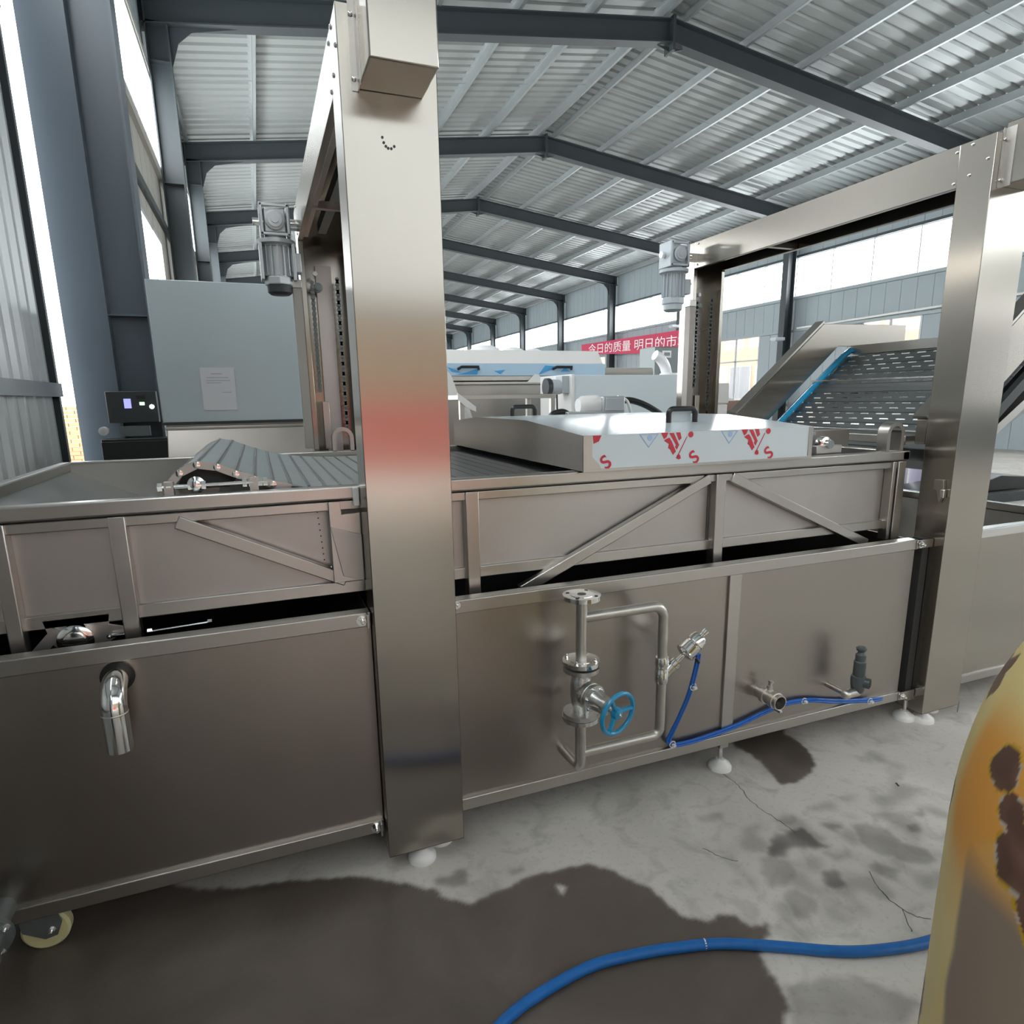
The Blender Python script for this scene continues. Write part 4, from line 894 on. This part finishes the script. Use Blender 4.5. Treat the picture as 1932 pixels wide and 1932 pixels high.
MB().tube([(-1.19, 6.165, .05), (-1.19, 6.165, 7.0)], .018, 10).build('conduit', 'greymotor', cp)
for z in (1.9, 3.1, 4.3, 5.5): MB().box(-1.22, -1.16, 6.14, 6.188, z, z+.03).build('clip', 'zinc', cp)
# ---- behind centre: hooded machine
hm = thing('hooded_machine', (3.0, 7.6, 0), 'long stainless machine with cream hood and pale blue film band behind the lid', 'machine')
HX0, HX1 = 1.30, 3.98
MB().prism([(7.0, 1.89), (7.14, 2.05), (8.1, 2.05), (8.24, 1.89)], 0, HX0, HX1-.02).build('hood', 'white', hm, .01)['label'] = 'cream hood'
MB().box(HX0, HX1, 6.99, 8.25, 1.755, 1.89).build('film_band', 'bluefilm', hm, .004)
MB().box(HX0-.02, HX1+.02, 6.96, 8.28, 1.70, 1.752).box(HX0-.02, HX1+.02, 6.95, 8.29, 1.66, 1.69).build('rim', 'bar', hm, .004)
MB().box(HX0, HX1, 7.02, 8.2, .35, 1.66).build('body', 'panel', hm, .004)
for x in (2.24, 3.40):
    P = [(x-.12, 6.985, 1.83), (x-.10, 6.93, 1.85), (x+.10, 6.93, 1.85), (x+.12, 6.985, 1.83)]
    MB().tube(P, .016, 10).build('handle', 'black', hm)
for pts in ([(2.10, 1.75+.02), (2.34, 1.77), (2.36, 1.84), (2.20, 1.79)], [(2.0, 1.85), (2.05, 1.80), (2.15, 1.79), (2.12, 1.81)], [(2.55, 1.81), (2.68, 1.82), (2.62, 1.775)], [(3.10, 1.77), (3.18, 1.87), (3.32, 1.86), (3.28, 1.83)], [(3.38, 1.80), (3.5, 1.80), (3.44, 1.85)]):
    MB().prism(pts, 1, 6.982, 6.989).build('film_tear', 'cyanfilm', hm)
for x in (1.5, 3.8):
    for y in (7.1, 8.1): MB().box(x-.03, x+.03, y-.03, y+.03, .03, .36).build('leg', 'bar', hm); foot(hm, x, y)
MB().prism([(2.93, 1.68), (3.03, 1.775), (3.08, 1.76), (3.15, 1.68)], 1, 6.94, 6.95).build('film_flap', 'white', hm)
for k, (x, y, s) in enumerate(((2.62, 7.5, .15), (2.98, 7.5, .11), (3.25, 7.5, .09))):
    t = MB(); t.lathe([(s*1.3, 0), (s*1.15, s*.25), (s*.6, s*.5), (.01, s*.55)], (x, y, 2.051), (0, 0, 1), 9)
    tag(t.build('crumpled_bag', 'whitebag'), ('large crumpled white bag on the cream hood', 'middle crumpled white bag on the cream hood', 'smallest crumpled white bag on the cream hood, rightmost')[k], 'bag', 'white bags on the hood')
# frame stand in front of the hooded machine
fs = thing('frame_stand', (1.9, 5.0, 0), 'low stainless frame stand with white wrapped end, before the hooded machine', 'stand')
for y in (4.98, 5.5): MB().bar((1.50, y, 1.515), (2.36, y, 1.515), .04, .035).build('top_rail', 'bar', fs, .002)
for x in (1.53, 2.33):
    MB().bar((x, 4.98, 1.515), (x, 5.5, 1.515), .04, .035).build('cross_rail', 'bar', fs, .002)
    for y in (4.98, 5.5): MB().box(x-.02, x+.02, y-.02, y+.02, .03, 1.5).build('leg', 'bar', fs, .002); foot(fs, x, y)
MB().prism([(1.49, 1.55), (1.56, 1.50), (1.64, 1.44), (1.64, 1.40), (1.55, 1.44), (1.49, 1.50)], 1, 4.945, 4.958).build('wrapped_end', 'white', fs)
MB().prism([(1.48, 1.66), (1.54, 1.77), (1.60, 1.70), (1.67, 1.50), (1.56, 1.50)], 1, 5.48, 5.485).build('film_flap', 'white', fs)
MB().prism([(1.58, 1.44), (1.66, 1.44), (1.72, 1.25), (1.60, 1.25)], 1, 5.2, 5.206).build('film_flap', 'white', fs)
# white cabinet to the right of it
wc = thing('film_cabinet', (3.4, 5.8, 0), 'wide pale film covered cabinet between the hooded machine and right gantry', 'cabinet')
MB().box(2.79, 4.05, 5.5, 6.2, .05, 1.705).build('body', 'lidfilm', wc, .005); MB().box(2.765, 2.795, 5.48, 6.2, .05, 1.712).build('edge_strip', 'white', wc, .003)
for x in (2.85, 3.98): MB().box(x-.03, x+.03, 5.55, 5.61, 0, .05).build('foot', 'black', wc)
sm = thing('side_motor', (2.70, 5.6, 1.6), 'small light grey motor on the left edge of the film covered cabinet', 'motor')
MB().lathe([(.075, 0), (.08, .01), (.08, .05)], (2.60, 5.6, 1.60), (-1, 0, 0), 24).build('fan_cowl', 'aludark', sm); MB().lathe([(.07, -.01), (.07, .10)], (2.60, 5.6, 1.60), (1, 0, 0), 20).build('body', 'greymotor', sm, .004)
MB().box(2.69, 2.766, 5.53, 5.67, 1.54, 1.70).build('flange', 'greymotor', sm, .004); MB().tube([(2.66, 5.58, 1.53), (2.67, 5.58, 1.1)], .008, 8).build('cable', 'black', sm)
# gear motor with hose behind the lid
rm = thing('hose_motor', (2.35, 4.2, 1.35), 'grey gear motor with white cap and black hose, standing behind the lid', 'motor')
MB().box(2.33, 2.52, 4.12, 4.28, 1.36, 1.505).build('gearbox', 'alu', rm, .012); MB().box(2.35, 2.50, 4.105, 4.12, 1.40, 1.49).build('cover_plate', 'greymotor', rm, .004)
MB().lathe([(.07, 0), (.075, .01), (.07, .13), (.05, .16)], (2.33, 4.2, 1.44), (-1, 0, 0), 20).build('cap', 'white', rm)
MB().box(2.05, 2.35, 4.12, 4.28, 1.34, 1.40).build('bracket', 'alu', rm, .006)
MB().tube(smooth_path([(1.93, 4.18, 1.34), (1.96, 4.18, 1.385), (2.04, 4.18, 1.40), (2.10, 4.18, 1.37)], 5), .022, 10).build('hose_end', 'black', rm)
MB().tube(smooth_path([(2.50, 4.2, 1.47), (2.62, 4.2, 1.47), (2.75, 4.2, 1.43), (2.88, 4.2, 1.36), (2.92, 4.2, 1.30)], 6), .024, 10).build('hose', 'black', rm)
MB().tube(smooth_path([(2.48, 4.17, 1.50), (2.56, 4.17, 1.47), (2.60, 4.17, 1.38)], 6), .012, 8).build('white_cable', 'white', rm)
MB().box(2.0, 3.0, 4.05, 4.4, 1.24, 1.335).build('deck', 'film', rm, .004)
for x in (2.05, 2.95):
    for y in (4.1, 4.35): MB().box(x-.02, x+.02, y-.02, y+.02, 0, 1.24).build('leg', 'bar', rm)
# things farther back: wrapped shape, roller, dark control stand, white pillar, clay pot
wrp = thing('wrapped_machine', (5.0, 8.0, 0), 'white plastic wrapped machine arm above the film covered cabinet', 'wrapped machine')
MB().lathe([(.16, 1.55), (.19, 1.70), (.12, 1.82)], (5.60, 8.0, 0), (0, 0, 1), 10).build('wrapping', 'whitebag', wrp)
MB().tube(smooth_path([(5.58, 8.0, 1.78), (5.53, 8.0, 1.92), (5.44, 8.0, 2.03), (5.36, 8.0, 2.07)], 5), [.075]*16, 10).build('wrapped_boom', 'whitebag', wrp)
MB().box(5.3, 5.85, 7.8, 8.3, 0, 1.56).build('base', 'inside', wrp, .01)
drr = thing('feed_roller', (4.6, 8.2, 0), 'long grey beige roller on a stand behind the film covered cabinet', 'roller')
MB().tube([(4.6, 8.6, 1.86), (5.7, 8.6, 1.86)], .065, 20).build('roller', 'beige', drr)
for x in (4.75, 5.6): MB().box(x-.04, x+.04, 8.56, 8.64, 0, 1.77).build('leg', 'bar', drr)
st = thing('control_stand', (7.1, 10.0, 0), 'dark control cabinet with small white display beside the banner wall', 'cabinet')
MB().box(6.70, 7.4, 10, 10.5, 0, 2.36).build('body', 'zinc', st, .01); MB().box(6.85, 7.03, 9.98, 10.0, 2.17, 2.29).build('display', 'white', st); MB().box(6.88, 7.0, 9.975, 9.985, 2.20, 2.26).build('screen_glass', 'zinc', st)
pl = thing('plastic_bin', (3.78, 4.67, 0), 'narrow white plastic bin standing left of the inclined conveyor', 'bin')
MB().box(3.715, 3.845, 4.6, 4.75, .0, 1.42).build('body', 'white', pl, .01); MB().box(3.705, 3.85, 4.59, 4.76, 1.425, 1.60).build('lid', 'white', pl, .012)
pot = thing('brown_box', (4.35, 5.2, 0), 'reddish brown box with white papers on a stand, left of the inclined conveyor', 'box')
MB().box(4.335, 4.50, 5.2, 5.4, 1.342, 1.44).build('box', 'copper', pot, .005); MB().prism([(4.34, 1.44), (4.36, 1.475), (4.44, 1.46), (4.47, 1.44)], 1, 5.25, 5.256).build('paper_sheet', 'white', pot); MB().prism([(4.37, 1.44), (4.40, 1.50), (4.46, 1.47), (4.49, 1.44)], 1, 5.32, 5.326).build('paper_sheet', 'white', pot)
MB().box(4.32, 4.55, 5.15, 5.45, 1.31, 1.34).build('stand_top', 'zinc', pot)
for x in (4.35, 4.52):
    for y in (5.18, 5.42): MB().box(x-.015, x+.015, y-.015, y+.015, 0, 1.31).build('leg', 'zinc', pot)
# far right: pallet with wrapped rolls, black sheeting
pa = thing('dark_pallet', (8.8, 5.9, 0), 'low dark pallet with folded black sheeting on the bright floor at right', 'pallet')
for k in range(5): MB().box(8.2, 10.2, 5.55+k*.2, 5.68+k*.2, .10, .13).build('pallet_board', 'boxgrey', pa)
for y in (5.6, 6.0, 6.4): MB().box(8.2, 10.2, y-.05, y+.05, 0, .10).build('pallet_block', 'boxgrey', pa)
MB().prism([(8.2, .13), (10.2, .13), (10.1, .30), (9.5, .36), (8.9, .24), (8.4, .20)], 1, 5.7, 6.4).build('black_sheeting', 'black', pa, .02)
for k, (x, h, r, lb) in enumerate(((9.0, .75, .16, 'lilac wrapped roll standing leftmost behind the dark pallet'), (9.6, .95, .18, 'lilac wrapped roll standing in the middle behind the dark pallet'), (10.3, .85, .2, 'lilac wrapped roll standing rightmost behind the dark pallet'))):
    tag(MB().lathe([(r*.96, 0), (r, .03), (r, h-.04), (r*.9, h), (r*.3, h+.02)], (x, 6.9, 0), (0, 0, 1), 18).build('wrapped_roll', 'purple'), lb, 'roll', 'wrapped rolls by the pallet')
# ---- wall things on the far side
bnr = thing('wall_banner', (17.3, 28, 4), 'long red cloth banner with white Chinese slogan on the right wall', 'banner')
MB().prism([(22.7, 3.22), (33.0, 3.86), (33.05, 4.38), (22.7, 4.24)], 0, 17.28, 17.285).build('cloth', 'banner', bnr)
tm = text_mesh('今日的质量 明日的市场', .78, 'LEFT'); tm.materials.clear(); tm.materials.append(M['bannertext'])
tx = put(tm, 'lettering', (17.26, 32.2, 3.86), bnr, (math.pi/2-.0, 0, -math.pi/2)); tx.scale = (1.12, .70, 1); tx.rotation_euler = (math.pi/2, .03, -math.pi/2)
for y, z in ((22.75, 4.2), (26.0, 4.24), (29.5, 4.28), (33.0, 4.34)): MB().tube([(17.29, y, z), (17.88, y, z+.12)], .008, 6).build('cord', 'white', bnr)
for k, (x, y, z, lb) in enumerate(((17.00, 17.95, 3.35, 'grey floodlight bracketed on the first bare right hand column'), (17.00, 23.95, 4.4, 'grey floodlight bracketed on the right hand column beside the gantry post'))):
    fl = thing('floodlight', (x, y, z), lb, 'lamp')
    MB().box(x-.22, x+.18, y-.14, y+.14, z-.05, z+.05).build('housing', 'greymotor', fl, .01); MB().box(x-.19, x+.15, y-.11, y+.11, z-.06, z-.05).build('lens', 'white', fl); MB().bar((x+.12, y, z), (x+.318, y+.14, z+.10), .05, .03).build('bracket', 'zinc', fl)
# ================================================================== FOREGROUND
hs = [(.12, .98), (.22, 1.06), (.307, 1.125), (.415, 1.187), (.521, 1.222), (.686, 1.247), (.826, 1.234), (.975, 1.202), (1.075, 1.17), (1.202, 1.108), (1.349, 1.031), (1.476, .989), (1.6, .966), (1.792, .957), (2.1, .95)]
hz = thing('blue_hose', (.9, 1.2, 0), 'thick blue hose lying across the wet floor in front', 'hose')
MB().tube(smooth_path([(x, y, .0145) for x, y in hs], 6), .0145, 14).build('hose', 'bluehose', hz)
MB().lathe([(.0147, 0), (.0147, .004)], (1.02, 1.19, .0145), (-.95, .3, 0), 14, caps=False).build('scuff_mark', 'white', hz)
def drum():
    t = thing('yellow_cylinder', (1.315, .445, 0), 'flaking yellow painted steel cylinder with rust patches at the right front', 'cylinder')
    prof = [(.26, 0), (.285, .012), (.30, .03), (.30, .12)] + [(.30, .12+.02*k) for k in range(1, 28)]
    SH = .075; prof += [(.30, .68), (.30, .70), (.30, .72)]; prof += [(r_, z_+SH) for r_, z_ in [(.298, .70), (.295, .74), (.290, .78), (.284, .82), (.276, .86), (.266, .90), (.253, .94), (.237, .98), (.217, 1.02), (.19, 1.06), (.155, 1.095), (.11, 1.12), (.06, 1.13), (.03, 1.132)]]
    pr2 = []
    for a, b in zip(prof[:-1], prof[1:]):
        for k in range(6): t_ = k/6; pr2.append((a[0]*(1-t_)+b[0]*t_, a[1]*(1-t_)+b[1]*t_))
    pr2.append(prof[-1])
    n = 560; mb = MB().lathe(pr2, (1.315, .445, 0), (0, 0, 1), n, caps=False)
    o = mb.build('shell', 'paint', t)
    ca = o.data.color_attributes.new('paint', 'FLOAT_COLOR', 'POINT')
    cam = Vector((0, 0, 1.5)); cols = []
    L0 = Vector((-.86, .51))                 # direction on the shell that faces the viewer's left edge
    for v in o.data.vertices:
        p = v.co; ang = math.atan2(p.y, p.x); z = p.z
        a = (math.degrees(ang)-121) % 360     # degrees round from the left silhouette, negative wraps
        if a > 180: a -= 360
        a = -a if False else a
        q = Vector((math.cos(ang)*.3, math.sin(ang)*.3, z))
        n1 = noise.noise(q*9); n2 = noise.noise(q*28+Vector((4, 4, 4))); n3 = noise.noise(q*4+Vector((9, 2, 1)))
        cols.append((a, z, n1, n2, n3))
    out = []
    for a, z, n1, n2, n3 in cols:
        c = Vector((.76, .60, .26))                      # tan yellow
        c = c.lerp(Vector((.80, .37, .07)), max(0, min(1, (z-.60+.12*n1)*6)) * max(0, min(1, (1.02-z)*12)) * max(0, min(1, (a-8+10*n3)/8)))
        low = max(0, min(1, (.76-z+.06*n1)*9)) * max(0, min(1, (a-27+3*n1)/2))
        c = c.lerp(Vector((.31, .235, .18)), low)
        if a > 30 and z > .9 and math.hypot((a-55)/19, (z-1.03)/.075) < 1: c = Vector((.60, .07, .10))
        def patch(a0, z0, ra, rz_): return math.sqrt(((a-a0)/ra)**2+((z-z0)/rz_)**2)+.3*n1+.3*n2
        d = min(patch(33, .905, 6, .035), patch(40, .855, 5, .03), patch(47, .80, 8, .055), patch(57, .73, 9, .06), patch(68, .67, 10, .07), patch(2, .30, 6, .06))
        if d < 1: c = Vector((.13, .07, .05)).lerp(Vector((.21, .11, .08)), max(0, n2+.3))
        elif d < 1.14: c = Vector((.55, .46, .36)) if n2 > .05 else Vector((.58, .34, .03))
        if a < 10 and n1+n2*.6 > .42: c = Vector((.14, .08, .05))
        out += [c.x, c.y, c.z, 1]
    ca.data.foreach_set('color', out)
    MB().lathe([(.045, 1.20), (.05, 1.21), (.05, 1.245), (.03, 1.25)], (1.315, .445, 0), (0, 0, 1), 24).build('neck_ring', 'zinc', t)
    MB().lathe([(.02, 1.245), (.024, 1.255), (.024, 1.305), (.014, 1.315), (.014, 1.345)], (1.315, .445, 0), (0, 0, 1), 16).build('valve', 'pipe', t)
drum()
bits = thing('metal_scrap', (2.19, 1.52, 0), 'tiny bright metal offcut lying on the dry concrete', 'scrap')
MB().bar((2.186, 1.515, .003), (2.196, 1.535, .003), .007, .004).build('offcut', 'chrome', bits)
